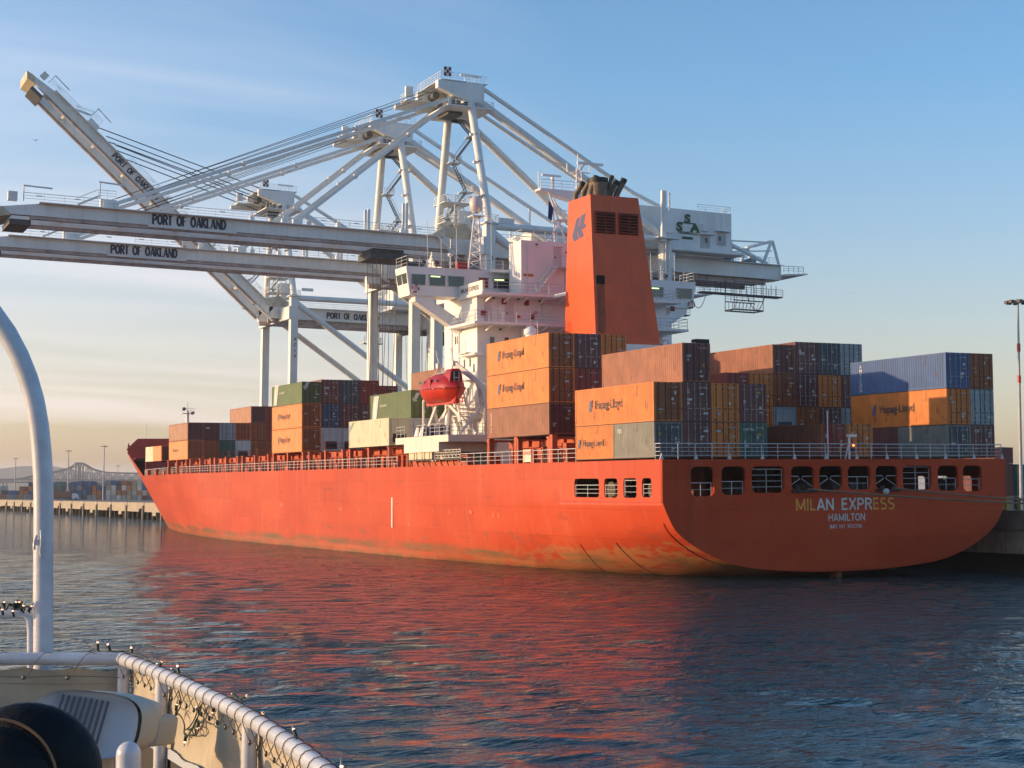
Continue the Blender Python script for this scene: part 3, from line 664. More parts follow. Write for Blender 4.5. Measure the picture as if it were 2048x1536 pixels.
# name and port of registry
T_W = mat('lettering_white', (.62,.62,.60), .6, var=.15, scale=2); T_Y = mat('lettering_yellowed', (.80,.34,.05), .6, var=.2, scale=2)
def stern_text():
    f3 = lambda x, z, l: (x, -.215-l, z)
    for ids, m, lb in (((0,1,2), T_Y, 'yellowed first letters of the ship name'), ((3,4,6,7,8,9), T_W, 'white middle letters of the ship name'), ((10,11,12), T_Y, 'yellowed last letters of the ship name')):
        ship.part('ship_name', stroke_text('MILAN EXPRESS', 11.6, 20.83, 2.13, 3.03, f3, .17, only=ids), m, label=lb)
    ship.part('home_port', stroke_text('HAMILTON', 14.56, 17.98, 1.3, 1.86, f3, .15), T_W)
    ship.part('registration_number', stroke_text('IMO NO 9112296', 14.66, 17.68, .74, 1.04, f3, .15), T_W)
stern_text()
ship.part('hull_mark', MB().box((-.02,53.05,-.15),(.0,53.4,2.9)), T_W)
mb = MB()
for a, b in (((74.4,1.8),(72.1,1.74)),((74.4,3.68),(72.1,3.74))): mb.box((-.015,a[0],a[1]),(0,b[0],b[1]+.06))
mb.box((-.015,74.34,1.8),(0,74.4,3.7)); ship.part('hull_mark', mb, mat('hull_mark_dark', (.25,.04,.02), .6))
for Y, z, tx in ((120,1.7,'10'),(91,1.6,'UHF'),(69,1.35,'TUG'),(42.5,1.5,'7'),(38.4,1.5,'5'),(33.5,1.55,'96'),(28.6,1.35,'2'),(27.6,1.35,'3'),(63,1.3,'T'),(48.6,.1,'11')):
    ship.part('draft_mark', text_mb(tx, .52, (-.02,Y,z), (0,-1,0), (0,0,1), bold=.0), mat('faded_mark', (.62,.30,.22), .6))
for Y0, k in ((14.5,0),(9,0),(.8,0)):
    s_ = subdiv(sec(Y0), 6)[(14 if Y0 > 5 else 8):34]; ship.part('rubbing_bar', MB().path([(CX-a-.02, Y0+.02*i, z) for i, (a, z) in enumerate(s_)], .06, 6), HULL)
ship.part('rudder_stock', MB().box((15.85,.6,-5),(16.3,1.6,-2.3)), HULL)
# side structure: coaming, hatch covers, lashing posts
BAYY = {'A': 1.06, 'B': 17.84}; fb = [54.4+14.26*i for i in range(9)]
def bay_structure(y0, idx):
    nar = 0 if y0 < 150 else 2.4
    x0 = 2.7+nar; x1 = 29.5-nar
    mb = MB(); mb.box((x0,y0-.3,5.9),(x1,y0+12.5,7.35)); 
    for i in range(9):
        y = y0+.4+i*1.42; mb.box((x0-.28,y,5.95),(x0,y+.09,7.3))
    ship.part('hatch_coaming', mb, ORANGE_DECK)
    mb = MB(); mb.box((x0-.35,y0-.2,7.4),(x1+.35,y0+5.9,8.1)); mb.box((x0-.35,y0+6.3,7.4),(x1+.35,y0+12.4,8.1))
    for y in (y0+1.6,y0+4.2,y0+8.2,y0+10.8): mb.box((x0-.6,y-.35,7.5),(x0-.34,y+.35,8.0))
    ship.part('hatch_cover', mb, ORANGE_DECK)
    for y in (y0+.15, y0+6.1, y0+12.0):
        for x, w in ((nar+.12, .42), (nar+2.5, .3)) if nar == 0 else ((nar+1.2, .4),):
            mb = MB().box((x,y-.22,5.95),(x+w,y+.22,8.15)); mb.box((x-.05,y-.3,8.0),(x+2.4,y+.3,8.15)); ship.part('lashing_post', mb, ORANGE_DECK)
    mb = MB(); mb.box((x0-.2,y0-1.3,8.1),(x1,y0-.65,8.22)).rail([(x0-.2,y0-1.3,8.2),(x1,y0-1.3,8.2)], 1.0, 3, .03, 2)
    for x in range(int(x0), int(x1), 5): mb.box((x,y0-1.1,6),(x+.3,y0-.8,8.1))
    ship.part('lashing_bridge', mb, ORANGE_DECK)
for i, y in enumerate(fb[:8]): bay_structure(y, i)
bay_structure(17.84, -1)
mb = MB(); mb.box((.9,16.3,5.95),(31.3,17.2,7.6))
for y in (17.3, 24, 29.6): mb.box((.12,y,5.95),(.6,y+.5,8.3))
ship.part('hatch_coaming', mb, ORANGE_DECK)
rng = random.Random(4)
ship.each('deck_locker', [MB().box((1.1,18.5+i*6.1,5.95),(1.7,18.5+i*6.1+.7+rng.random()*.8,6.5+rng.random()*.6)) for i in range(26)], ORANGE_DECK)
ship.each('hose_reel', [MB().path([(.7,y+.32*math.cos(a),6.55+.42*math.sin(a)) for a in [k*math.pi/6 for k in range(12)]], .06, 6, True) for y in (19.6,17.0,31.0,63,78,101)], STEELD)
ship.part('warning_board', MB().box((-.02,21.0,6.1),(.06,22.5,7.15)), mat('board_white', (.7,.62,.5), .6))
ship.part('warning_text', text_mb('DANGER', .42, (-.03,21.75,6.72), (0,-1,0), (0,0,1), bold=.01), REDC)
ship.part('bow_bulkhead', MB().box((7.9,203.3,5.9),(24.3,203.6,9.6)).box((9,203,5.95),(9.3,203.3,9.4)).box((11,202.9,6),(14,203.3,8.0)), mat('forecastle_paint', (.30,.03,.03), .6, var=.2))
# forecastle
mb = MB(); pts = []
for i in range(24):
    Y = 206+(ye(9.4)-207)*i/23; pts.append((Y, 16.0*hbw(9.4, Y)))
mb.prism([(CX-a, Y) for Y, a in pts]+[(CX+a, Y) for Y, a in pts[::-1]], (0,0,9.3), (1,0,0), (0,1,0), (0,0,1), .12)
mb.box((8.6,205.6,6),(23.6,206,9.4)); ship.part('forecastle_deck', mb, mat('forecastle_paint', (.30,.03,.03), .6, var=.2))
mb = MB(); mb.prism([(11.4,9.4),(22,9.4),(23.5,12),(22.5,13.9),(11.9,13.8),(9.6,11.6)], (0,229,0), (1,0,0), (0,0,1), (0,1,0), .3)
ship.part('breakwater', mb, mat('breakwater_paint', (.42,.035,.035), .6, var=.15))
def foremast():
    mb = MB().tube((16.1,204,9.4),(16.1,204,18.6),.42,10,.3); mb.tube((16.1,204,18.6),(16.1,204,20.2),.09,6)
    for z, w in ((15.0,.9),(18.0,1.2)): mb.box((16.1-w,203.2,z),(16.1+w,204.9,z+.12)); mb.rail([(16.1-w,203.2,z+.1),(16.1+w,203.2,z+.1)], .9, .9, .03, 2)
    return mb
ship.part('foremast', foremast(), WHITE)
for x, z in ((15.3,18.9),(17.0,18.1)): ship.part('mast_lamp', MB().tube((x,203.3,z),(x,203.9,z),.32,12), BLACK)
ship.part('bow_flagpole', MB().tube((16.1,258,11.2),(16.1,258,13.2),.25,6).tube((16.1,258,13),(16.1,258,13.6),.12,6), BLACK)
ship.part('foremast_whip', MB().tube((13.5,228,13.8),(13.5,228,17),.05,5), RAILW)
# ------------------------------------------------------------------ superstructure
def slab_rail(x0, y0, x1, y1, z, rails=True, sides='aplr'):
    mb = MB().box((x0,y0,z-.28),(x1,y1,z))
    return mb
mb = MB()
mb.box((5.2,43.3,6),(27.0,51.5,23.0)); mb.box((3.2,44,6),(29,50.5,8.2))
mb.box((9.96,43,23.0),(22.2,45.8,28.65))          # casing block behind the wheelhouse
mb.box((12.5,40.5,6),(20.5,43.3,17.2)); mb.box((10.6,31.6,6),(21.6,41,17.4))
ship.part('accommodation_block', mb, WHITE)
mb = MB(); mb.box((5.0,38.5,6),(10.6,43.3,12.8)); ship.part('deck_house', mb, WHITE)
# wheelhouse and wings
mb = MB()
z0, z1 = 23.07, 25.97
mb.prism([(-.45,z0),(32.65,z0),(33.05,z1),(-.85,z1)], (0,47.0,0), (1,0,0), (0,0,1), (0,1,0), 3.0)
mb.box((5.2,50,23.0),(27,53.6,z1)); mb.box((8.2,45.8,z1-.3),(24,47,z1))
ship.part('wheelhouse', mb, WHITE)
ship.part('wheelhouse_railing', MB().rail([(-.7,50,25.97),(-.7,47.1,25.97),(9.9,47.1,25.97)], 1.05, 1.4, .03, 3), RAILW)
ship.part('wheelhouse_railing', MB().rail([(22.3,47.1,25.97),(32.9,47.1,25.97),(32.9,50,25.97)], 1.05, 1.4, .03, 3), RAILW)
FRM = mat('window_frame', (.6,.6,.58), .4)
LT = mat('lit_tube', (.8,1,.5), .5, emit=((.75,1.0,.35), 1.3))
def window(x0, x1, za, zb, y=47.0, slant=0, lit=False):
    w = ship.part('window', MB().prism([(x0,za),(x1,za),(x1+slant,zb),(x0-slant,zb)], (0,y-.03,0), (1,0,0), (0,0,1), (0,1,0), .05), GLASS)
    f = MB(); 
    for a, b in (((x0,za),(x1,za)),((x1,za),(x1+slant,zb)),((x1+slant,zb),(x0-slant,zb)),((x0-slant,zb),(x0,za))): f.beam((a[0],y-.04,a[1]),(b[0],y-.04,b[1]),.07,.07,up=(0,1,0))
    ship.part('window_frame', f, FRM, parent=w)
    if lit: ship.part('ceiling_lamp', MB().box((x0+.15,y-.045,zb-.2),(x0+.15+min(1.2,(x1-x0)*.6),y-.035,zb-.1)), LT, parent=w)
for a in ((-.25,1.2,0),(1.65,3.35,1),(3.7,5.4,0),(7.1,8.15,0),(8.7,10.5,1)): window(a[0], a[1], 24.1, 25.2, slant=.05, lit=a[2])
for a in ((22.2,24.4,0),(24.7,27.0,1),(27.2,28.9,1),(30.6,32.5,0)): window(a[0], a[1], 24.1, 25.2, slant=.05, lit=a[2])
for a, b in ((47.2,48.4),(48.6,49.8)):
    w = ship.part('window', MB().beam((-.52-.0,(a+b)/2,24.0),(-.78,(a+b)/2,25.3),b-a,.08,up=(1,0,0)), GLASS)
for z in (21.1,):
    pass
ship.part('wing_bulwark', MB().box((4.85,41.2,23.0),(4.95,46.9,24.15)), WHITE)
ship.part('ship_name', text_mb('MILAN EXPRESS', .62, (4.83,44.2,23.35), (0,-1,0), (0,0,1), bold=.02), mat('name_grey', (.12,.12,.14), .6))
# bridge wing brackets
for sg, xw, xh in ((1, .4, 5.2), (-1, 31.8, 27.0)):
    mb = MB(); y = 47.2
    mb.prism([(0,z0),(0,z0-.5),(4.8,19.7),(4.8,21.1),(2.6,22.45),(4.8,z0)] if 0 else [(-.2,z0),(-.2,22.5),(4.85,19.4),(4.85,20.7),(1.9,22.45),(1.9,z0)], (xw,y,0), (sg,0,0), (0,0,1), (0,1,0), 1.2)
    ship.part('wing_bracket', mb, WHITE)
mb = MB(); mb.box((4.7,41,22.75),(27.5,47,23.0)); mb.box((3.9,41,19.85),(28.3,43.3,20.1)); mb.box((3.9,43.3,19.85),(5.2,47.8,20.1)); mb.box((27,43.3,19.85),(28.3,47.8,20.1)); mb.box((12.6,36,22.7),(13.5,41,23.0)); mb.box((4.3,42,16.9),(5.2,46,17.1))
for x in range(6, 27, 2): mb.beam((x,41.1,22.8),(x,43,22.3),.06,.2); mb.beam((x,41.1,19.9),(x,43,19.4),.06,.2)
ship.part('walkway_deck', mb, WHITE)
mb = MB().rail([(5.0,41.1,23.0),(13.5,41.1,23.0)], 1.05, 1.5, .03, 3).rail([(18.8,41.1,23.0),(27.4,41.1,23.0),(27.4,46.8,23.0)], 1.05, 1.5, .03, 3)
mb.rail([(4.0,47.7,20.1),(4.0,41.1,20.1),(13.0,41.1,20.1)], 1.05, 1.5, .03, 3).rail([(20,41.1,20.1),(28.2,41.1,20.1),(28.2,47.7,20.1)], 1.05, 1.5, .03, 3)
mb.rail([(10.1,43.1,28.65),(22.1,43.1,28.65)], 1.05, 1.3, .03, 3).rail([(10.1,45.7,28.65),(10.1,43.1,28.65)], 1.05, 1.3, .03, 3)
ship.part('deck_railing', mb, RAILW)
ship.part('outside_stair', MB().stairs((11.1,42.2,23.0),(13.5,42.2,26.0),.8,11), WHITE2)
mb = MB().box((13.3,41.6,25.85),(15.6,43,26.0)).rail([(13.4,41.7,26.0),(15.5,41.7,26.0)], 1.05, 1, .03, 3); ship.part('stair_landing', mb, RAILW)
for x0, x1, z, y in ((5.95,6.8,20.2,43.3),(8.3,9.2,20.2,43.3),(13.6,14.5,26.05,43.0),(22.5,23.4,20.2,43.3)):
    d = ship.part('door', MB().prism(rrect(x0,z,x1,z+2.0,.12), (0,y-.06,0), (1,0,0), (0,0,1), (0,1,0), .06), mat('door_paint', (.66,.6,.6), .5))
    ship.part('door_handle', MB().box((x0+.1,y-.1,z+.95),(x0+.25,y-.06,z+1.1)), STEELD, parent=d); ship.part('rain_ledge', MB().box((x0-.1,y-.2,z+2.12),(x1+.1,y,z+2.18)), WHITE, parent=d)
for x, z, y in ((7.9,22.1,43.3),(10.4,22.1,43.3),(5.6,20.9,43.3),(11.0,20.7,43.3),(27.5,22.2,43.3)): ship.part('fire_box', MB().box((x,y-.2,z),(x+.45,y,z+.5)), mat('fire_box_red', (.30,.015,.02), .5))
for x, z in ((6.9,22.6),(9.6,22.6),(12.0,22.5),(15,27.6),(11.6,28.2),(7.6,19.5),(24.2,22.6),(19.5,25.2)): ship.part('deck_light', MB().box((x,43.3-.3 if z < 23 else 42.8,z),(x+.16,43.3 if z < 23 else 43.0,z+.14)), STEELD)
for x, z0_, z1_, y in ((7.45,20.1,22.9,43.25),(12.4,20.1,22.9,43.25),(10.6,23,28.4,42.95),(14.9,23,25.8,42.95),(9.9,6,20,43.25)): ship.part('deck_pipe', MB().tube((x,y,z0_),(x,y,z1_),.05,6), WHITE2)
for x, z in ((9.7,20.9),(11.6,21.4),(24.6,20.9)): ship.part('hose_valve', MB().tube((x,43.05,z),(x,43.3,z),.13,8).box((x-.25,43.1,z-.05),(x+.25,43.16,z+.05)), REDC)
ship.part('notice_board', MB().box((10.2,42.95,25.0),(11.3,43,25.25)), mat('notice_orange', (.50,.20,.04), .6))
for y, z in ((48.6,18.4),(48.0,18.4),(47.9,15.9),(46.4,15.9),(45.0,15.9),(50.2,13.8),(48.2,13.2),(45.6,13.0),(44.1,15.3)):
    ship.part('porthole_window', MB().prism(rrect(y-.16,z,y+.16,z+.85,.12), (5.2,0,0), (0,1,0), (0,0,1), (-1,0,0), .04), GLASS)
for x in (6.6,8.2,24.5,26): ship.part('porthole_window', MB().prism(rrect(x,18.0,x+.45,18.8,.12), (0,43.3,0), (1,0,0), (0,0,1), (0,-1,0), .04), GLASS)
for y in (49.4,47.6): ship.part('drain_pipe', MB().path([(5.1,y,20),(5.1,y,9)], .07, 6), WHITE)
mb = MB()
for z in (8.9,11.6,14.4,17.1): mb.box((4.0,43.4,z),(5.2,45.4,z+.1)).rail([(4.05,45.3,z+.1),(4.05,43.5,z+.1)], 1.0, .9, .03, 2)
ship.part('side_balcony', mb, WHITE2)
# things on the wheelhouse top
def dome_mast():
    mb = MB(); base = [(5.7,46.4,25.97),(7.1,46.4,25.97),(6.5,48.3,25.97)]; top = [(6.6,46.9,31.5),(7.1,46.9,31.5),(6.85,47.3,31.5)]
    for a, b in zip(base, top): mb.tube(a, b, .09, 6)
    for k in range(6):
        t, u = k/6, (k+1)/6
        for i in range(3):
            j = (i+1) % 3; mb.tube(Vector(base[i]).lerp(Vector(top[i]), t), Vector(base[j]).lerp(Vector(top[j]), u), .04, 5); mb.tube(Vector(base[i]).lerp(Vector(top[i]), u), Vector(base[j]).lerp(Vector(top[j]), u), .035, 5)
    mb.box((6.2,46.4,31.4),(7.6,47.8,31.5)).rail([(6.2,46.4,31.5),(7.6,46.4,31.5),(7.6,47.8,31.5)], .8, .7, .025, 2); return mb
dm = ship.part('antenna_tower', dome_mast(), WHITE); ship.part('satellite_dome', MB().lathe([(.25,-.95),(.55,-.75),(.68,-.3),(.70,.1),(.6,.5),(.35,.75),(0,.84)], (6.9,47.1,32.75), 20), mat('dome_pink', (.72,.62,.58), .4), parent=dm)
mb = MB()
for x, h in ((1.9,4.8),(3.4,3.2),(5.1,4.4),(9.0,6.4),(8.4,1.6),(23.5,2.2),(28,3.0),(31,3)): mb.tube((x,48,25.97),(x,48,25.97+h),.035,5)
for x in (25,26.5,29): mb.tube((x,47.5,25.97),(x,47.5,27.6),.07,6)
ship.part('whip_antenna', mb, RAILW)
mb = MB().tube((4.4,48,25.97),(4.4,48,27.3),.06,6).sphere((4.4,48,27.5), .28, 12, 8, (1,1,.7)); ship.part('small_dome', mb, WHITE)
ship.part('red_locker', MB().box((4.9,47.3,26.0),(6.0,47.9,26.7)), REDC)
for x in (2.6,1.2,29.5): ship.part('searchlight', MB().tube((x,47.4,25.97),(x,47.4,26.3),.06,6).sphere((x,47.4,26.5), .26, 12, 8), STEELD)
def mainmast():
    mb = MB(); 
    for x, y in ((16.6,43.6),(17.5,43.6),(17.05,44.4)): mb.tube((x,y,28.65),(17.05+(x-17.05)*.6,44+(y-44)*.6,36.6),.08,6)
    for k in range(12): z = 29+k*.62; mb.box((16.7,43.75,z),(17.4,44.2,z+.06))
    mb.tube((17.05,44,36.5),(17.05,44,38.2),.05,5)
    mb.prism([(12.4,34.0),(12.4,34.2),(18.6,34.1),(18.6,33.6),(16,33.2)], (0,43.4,0), (1,0,0), (0,0,1), (0,1,0), 1.3)
    mb.rail([(12.5,43.5,34.15),(18.5,43.5,34.15)], .95, 1.2, .03, 3)
    for a, b in (((13.4,43.6,34),(15.4,43.6,28.7)),((15.2,43.6,31.4),(13.2,43.6,28.7)),((14.1,43.8,33.2),(16.8,43.8,28.7)),((14.1,44,33),(14.3,44,28.7))): mb.tube(a, b, .09, 6)
    mb.box((14.2,43.2,31.0),(17,44.6,31.1)).rail([(14.2,43.2,31.1),(17,43.2,31.1)], .9, 1, .03, 2)
    mb.box((15.8,43.9,36.2),(18.4,44.05,36.3))
    for x in (15.8,18.4,12.5): mb.tube((x,44,36.3 if x > 13 else 34),(x,44,37.1 if x > 13 else 36),.06,5)
    return mb
mm = ship.part('radar_mast', mainmast(), WHITE)
ship.part('radar_scanner', MB().box((12.9,43.9,35.55),(15.0,44.05,35.75)).tube((14.1,44,34.2),(14.1,44,35.6),.18,8), WHITE, parent=mm)
ship.part('radar_scanner', MB().box((16.6,43.2,36.95),(19.6,43.4,37.2)).tube((17.05,43.6,36.4),(17.4,43.3,37),.12,6), WHITE, parent=mm)
fl = single('signal_flag', MB().add([(13.4,43.5,33.0),(13.9,43.45,32.2),(13.75,43.6,30.9),(13.3,43.55,31.2)], [(0,1,2,3)]).add([(13.4,43.52,33.0),(13.9,43.47,32.2),(13.75,43.62,30.9),(13.3,43.57,31.2)], [(3,2,1,0)]), mat('flag_blue', (.02,.04,.16), .8), 'dark blue flag hanging below the radar mast platform left of the funnel', 'flag', (13.4,43.5,33), SHIP)
# funnel
def funnel():
    b = [(12.65,32.5,17.4),(19.75,32.5,17.4),(19.75,39,17.4),(12.65,39,17.4)]; t = [(12.2,32.5,31.65),(17.45,32.5,31.65),(17.45,37,31.65),(12.2,37,31.65)]
    return MB().add(b+t, [(0,3,2,1),(4,5,6,7),(0,1,5,4),(1,2,6,5),(2,3,7,6),(3,0,4,7)])
fn = ship.part('funnel', funnel(), FUNNEL)
LOUV = mat('louver_slat', (.30,.05,.02), .6, var=.3)
for x0, x1 in ((12.66,14.85),(15.28,17.35)):
    mb = MB().box((x0,32.46,28.0),(x1,32.5,30.05)); l = ship.part('louver_panel', mb, mat('louver_dark', (.03,.01,.008), .9), parent=fn)
    mb = MB()
    for k in range(7): mb.beam((x0,32.36,28.1+k*.29),(x1,32.36,28.1+k*.29),.2,.07,up=(0,.5,1))
    mb.box((x0,32.38,28),(x0+.06,32.46,30.05)).box((x1-.06,32.38,28),(x1,32.46,30.05)).box(((x0+x1)/2-.03,32.3,28),((x0+x1)/2+.03,32.4,30.05)).box((x0,32.38,30.0),(x1,32.46,30.08))
    ship.part('louver_slat', mb, LOUV, parent=l) if 0 else ship.part('louver_slats', mb, LOUV, parent=fn)
ship.part('vent_opening', MB().prism(rrect(12.75,23.1,13.65,23.95,.1), (0,32.48,0), (1,0,0), (0,0,1), (0,-1,0), .03), mat('soot_black', (.01,.008,.008), .9), parent=fn)
ship.part('soot_streak', MB().prism([(12.8,23.1),(13.6,23.1),(13.75,19),(13.5,18.3),(12.9,18.6)], (0,32.492,0), (1,0,0), (0,0,1), (0,-1,0), .004), mat('soot_stain', (.36,.07,.02), .6, var=.5, scale=1.2), parent=fn)
LOGO_A = [((545,1000),(625,975),(574,1190),(537,1292),(574,1438),(475,1475),(440,1345)), ((645,968),(740,935),(688,1165),(735,1165),(715,1240),(640,1270),(685,1410),(590,1434),(550,1292),(590,1190))]
def logo(o, ax, ay, w, h, az, t=.02, shear=0.0):
    mb = MB()
    for pl in LOGO_A: mb.prism([((x-440)/300*w, (1475-y)/540*h) for x, y in pl], o, ax, ay, az, t)
    for q in (((572,1188),(590,1188),(550,1296),(536,1296)),): mb.prism([((x-440)/300*w, (1475-y)/540*h) for x, y in q], o, ax, ay, az, t)
    return mb
BLUEL = mat('emblem_blue', (.05,.07,.19), .5, var=.1)
ship.part('funnel_emblem', logo((12.335,36.45,27.6), (-.0032,-1,0), (-.0316,0,1), 2.95, 2.45, (-1,0,0)), BLUEL, parent=fn)
PIPE = mat('sooty_pipe', (.20,.15,.10), .6, var=.5, scale=1, streak=.6, dirt=(.02,.015,.012))
for i, (x, y, dx, r, h, c) in enumerate(((12.6,36.3,.75,.27,1.9,0),(12.9,35.2,.65,.27,2.0,0),(13.0,34,.6,.32,2.1,0),(13.9,34,.0,.95,1.75,1),(14.7,33.6,.35,.2,2.2,0),(15.4,34.4,.6,.27,1.9,0),(16.0,34.2,.75,.3,2.1,0))):
    if c: pm = MB().tube((x,y,31.6),(x,y,33.5),.85,16,.95)
    else: pm = MB().path([(x,y,31.6),(x+.02,y,32.15),(x+.12*dx,y-.05,32.35),(x+dx,y-.3,31.6+h)], r, 12)
    p = ship.part('exhaust_pipe', pm, PIPE, parent=fn)
    ship.part('pipe_mouth', MB().tube((x+dx*.78,y-.24,31.6+h-.35),(x+dx*1.0,y-.3,31.6+h+.03),r+.02,12) if not c else MB().tube((x,y,33.1),(x,y,33.56),.97,16), BLACK, parent=fn)
# casing roof vents
for x, y in ((11.2,33),(11.4,35.4),(20.3,32.6),(12.2,32.1)): ship.part('mushroom_vent', MB().tube((x,y,17.4),(x,y,18.0),.2,8).lathe([(.05,.45),(.35,.35),(.42,.1),(.2,0)], (x,y,17.9), 12), WHITE)
mb = MB(); n = 10
for i in range(n): a0, a1 = math.pi*i/n, math.pi*(i+1)/n; mb.add([(8.3-2.6*math.cos(a),y,16.3+1.5*math.sin(a)) for y in (34.0,41.0) for a in (a0,a1)], [(0,1,3,2)], True)
mb.prism([(8.3-2.6*math.cos(math.pi*i/n),16.3+1.5*math.sin(math.pi*i/n)) for i in range(n+1)], (0,34,0), (1,0,0), (0,0,1), (0,1,0), .1)
mb.box((5.7,34,12.8),(10.9,41,16.3)); mb.v = [(a, b, c+.55) for a, b, c in mb.v]; ship.part('engine_casing_roof', mb, WHITE2)
ship.part('casing_roof_fan', MB().sphere((7.7,36.5,18.7),.62,12,8).tube((7.7,36.5,17.4),(7.7,36.5,18),.3,8), WHITE)
mb = MB().rail([(5.9,34.3,17.5),(7.4,34.3,18.3)], 1.2, 1.2, .04, 2); ship.part('casing_railing', mb, RAILW)
mb = MB().box((25.0,41.8,17.4),(30.6,43.2,17.6)).rail([(25,41.9,17.6),(30.5,41.9,17.6)], 1, 1.2, .03, 3).beam((24.6,42,17.9),(30.3,42,18.6),.5,.7); ship.part('starboard_crane', mb, WHITE); ship.part('starboard_winch', MB().box((29.6,41.6,18.6),(31.2,42.6,19.2)), BLACK)
# ------------------------------------------------------------------ boat deck, davits
CRM = mat('boat_deck_cream', (.74,.70,.62), .5, var=.1, streak=.25, dirt=(.4,.3,.2))
mb = MB().box((-.5,37.4,8.25),(5.2,50.9,8.9)); mb.box((-.5,39.7,7.35),(4.6,48.6,8.25)); ship.part('boat_deck', mb, CRM)
ship.part('boat_deck_railing', MB().rail([(4.5,37.5,8.9),(-.4,37.5,8.9)], 1.1, 1.2, .03, 3).rail([(-.4,50.8,8.9),(-.4,48.6,8.9)], 1.1, 1.2, .03, 3).rail([(-.4,45.4,8.9),(-.4,43,8.9)], 1.1, 1.2, .03, 3).rail([(-.4,42,8.9),(-.4,37.5,8.9)], 1.1, 1.2, .03, 3), RAILW)
for ya, yb, sg in ((37.9, 40.9, 1), (46.6, 44.6, -1)):
    mb = MB(); 
    mb.beam((3.6,ya,8.9),(3.6,ya,13.6),.35,.35); mb.beam((3.6,ya,13.4),(1.6,yb,15.9),.32,.5); mb.beam((3.6,ya,12.0),(1.2,ya+.8*sg,9.0),.2,.3); mb.beam((2.9,ya+.6*sg,13.9),(4.9,ya,9.0),.2,.3)
    mb.beam((1.0,yb,12.0),(2.6,ya,9.0),.25,.3); mb.beam((3.4,ya,11.2),(5.2,ya,11.2),.2,.2); mb.tube((1.6,yb,15.9),(1.0,yb,14.3),.05,5); mb.tube((1.7,yb,15.7),(1.4,yb+.2,17.4),.04,5)
    mb.box((1.4,yb-.25,15.6),(1.9,yb+.25,16.1)); ship.part('davit', mb, WHITE2)
mb = MB()
for a, b in (((.2,39.5,8.9),(1.2,41,12.0)),((.4,45.3,8.9),(1.1,44,12.0)),((4.6,38,8.9),(4.6,38,14.2)),((3.0,38.2,13.0),(4.9,40.5,8.9)),((4.4,44.5,8.9),(3.0,45.5,14.5)),((1.3,47.8,8.9),(1.3,47.8,12.6)),((1.3,47.8,12.6),(2.6,45.6,12.9)),((2.0,46.2,8.9),(2.8,44.2,13.0))): mb.beam(a, b, .16, .22)
for y in (38.6,40.0,41.4,43.0,46.0): mb.tube((4.2,y,8.9),(4.2,y,10.4),.06,5)
mb.rail([(4.2,38.6,11.0),(4.2,46,11.0)], 1.0, 1.4, .03, 2).box((3.6,38.4,10.9),(5.2,46.2,11.0))
ship.part('davit_frame', mb, WHITE2)
ship.part('davit_winch', MB().tube((2.4,39.2,10.6),(3.6,39.2,10.6),.45,12).box((2.2,38.9,9),(3.2,39.6,10.3)), WHITE2)
for y in (47.4,44.0,41.5): ship.part('blue_drum', MB().box((.2,y-.55,8.9),(1.2,y+.55,9.9)), mat('navy_cover', (.015,.03,.10), .6))
for y in (46.1,44.9): ship.part('white_panel', MB().prism([(0,0),(1.0,0),(.75,.85),(.05,.85)], (-.42,y,8.95), (0,-1,0), (.25,0,1), (1,0,0), .05), WHITE)
ship.part('ladder', MB().stairs((1.9,39.0,10.2),(1.9,40.4,13.4),.9,8,perp=(1,0,0)), WHITE2)
ship.part('gangway_rack', MB().box((-.1,35.2,6.55),(.6,49.2,6.66)).rail([(-.05,48.9,6.66),(-.05,48.2,6.66)], .8, .4, .03, 3), STEELD)
mb = MB()
for i in range(9): y = 36+i*1.5; mb.beam((.2,y,5.95),(.2,y+.7,6.6),.12,.12)
mb.box((.8,36,5.95),(1.6,48,6.5)); ship.part('rack_support', mb, ORANGE_DECK)
mb = MB()
for z in (6.75,7.0,7.25,7.48): mb.beam((-.12,35.4,z),(-.12,41.6,z),.05,.06)
for i in range(8): y = 35.4+i*.88; mb.beam((-.14,y,6.7),(-.14,y,7.55),.06,.06); mb.beam((-.14,y,6.75),(-.14,min(41.6,y+.88),7.5),.04,.04) if i < 7 else None
gw = single('gangway', mb, mat('aluminium', (.6,.58,.52), .4, .4), 'folded aluminium gangway lying along the deck edge under the lifeboat', 'gangway', (-.1,38.5,6.7), SHIP)
for i, (a, b) in enumerate(((42.0,43.7),(43.9,45.7),(45.9,47.9))):
    mb = MB().prism(rrect(a,6.68,b,7.62,.12), (-.25,0,0), (0,1,0), (0,0,1), (1,0,0), .9); t = Thing('wrapped_box', f"cream wrapped box on the rack below the lifeboat, {['right','middle','left'][i]} one of three", 'box', (-.2,a,6.68), SHIP, 'cream boxes below the lifeboat')
    t.part('cover', mb, mat('cream_canvas', (.66,.58,.42), .8, var=.15)); t.part('strap', MB().box((-.28,a+.5,6.66),(.67,a+.58,7.65)), STEELD)
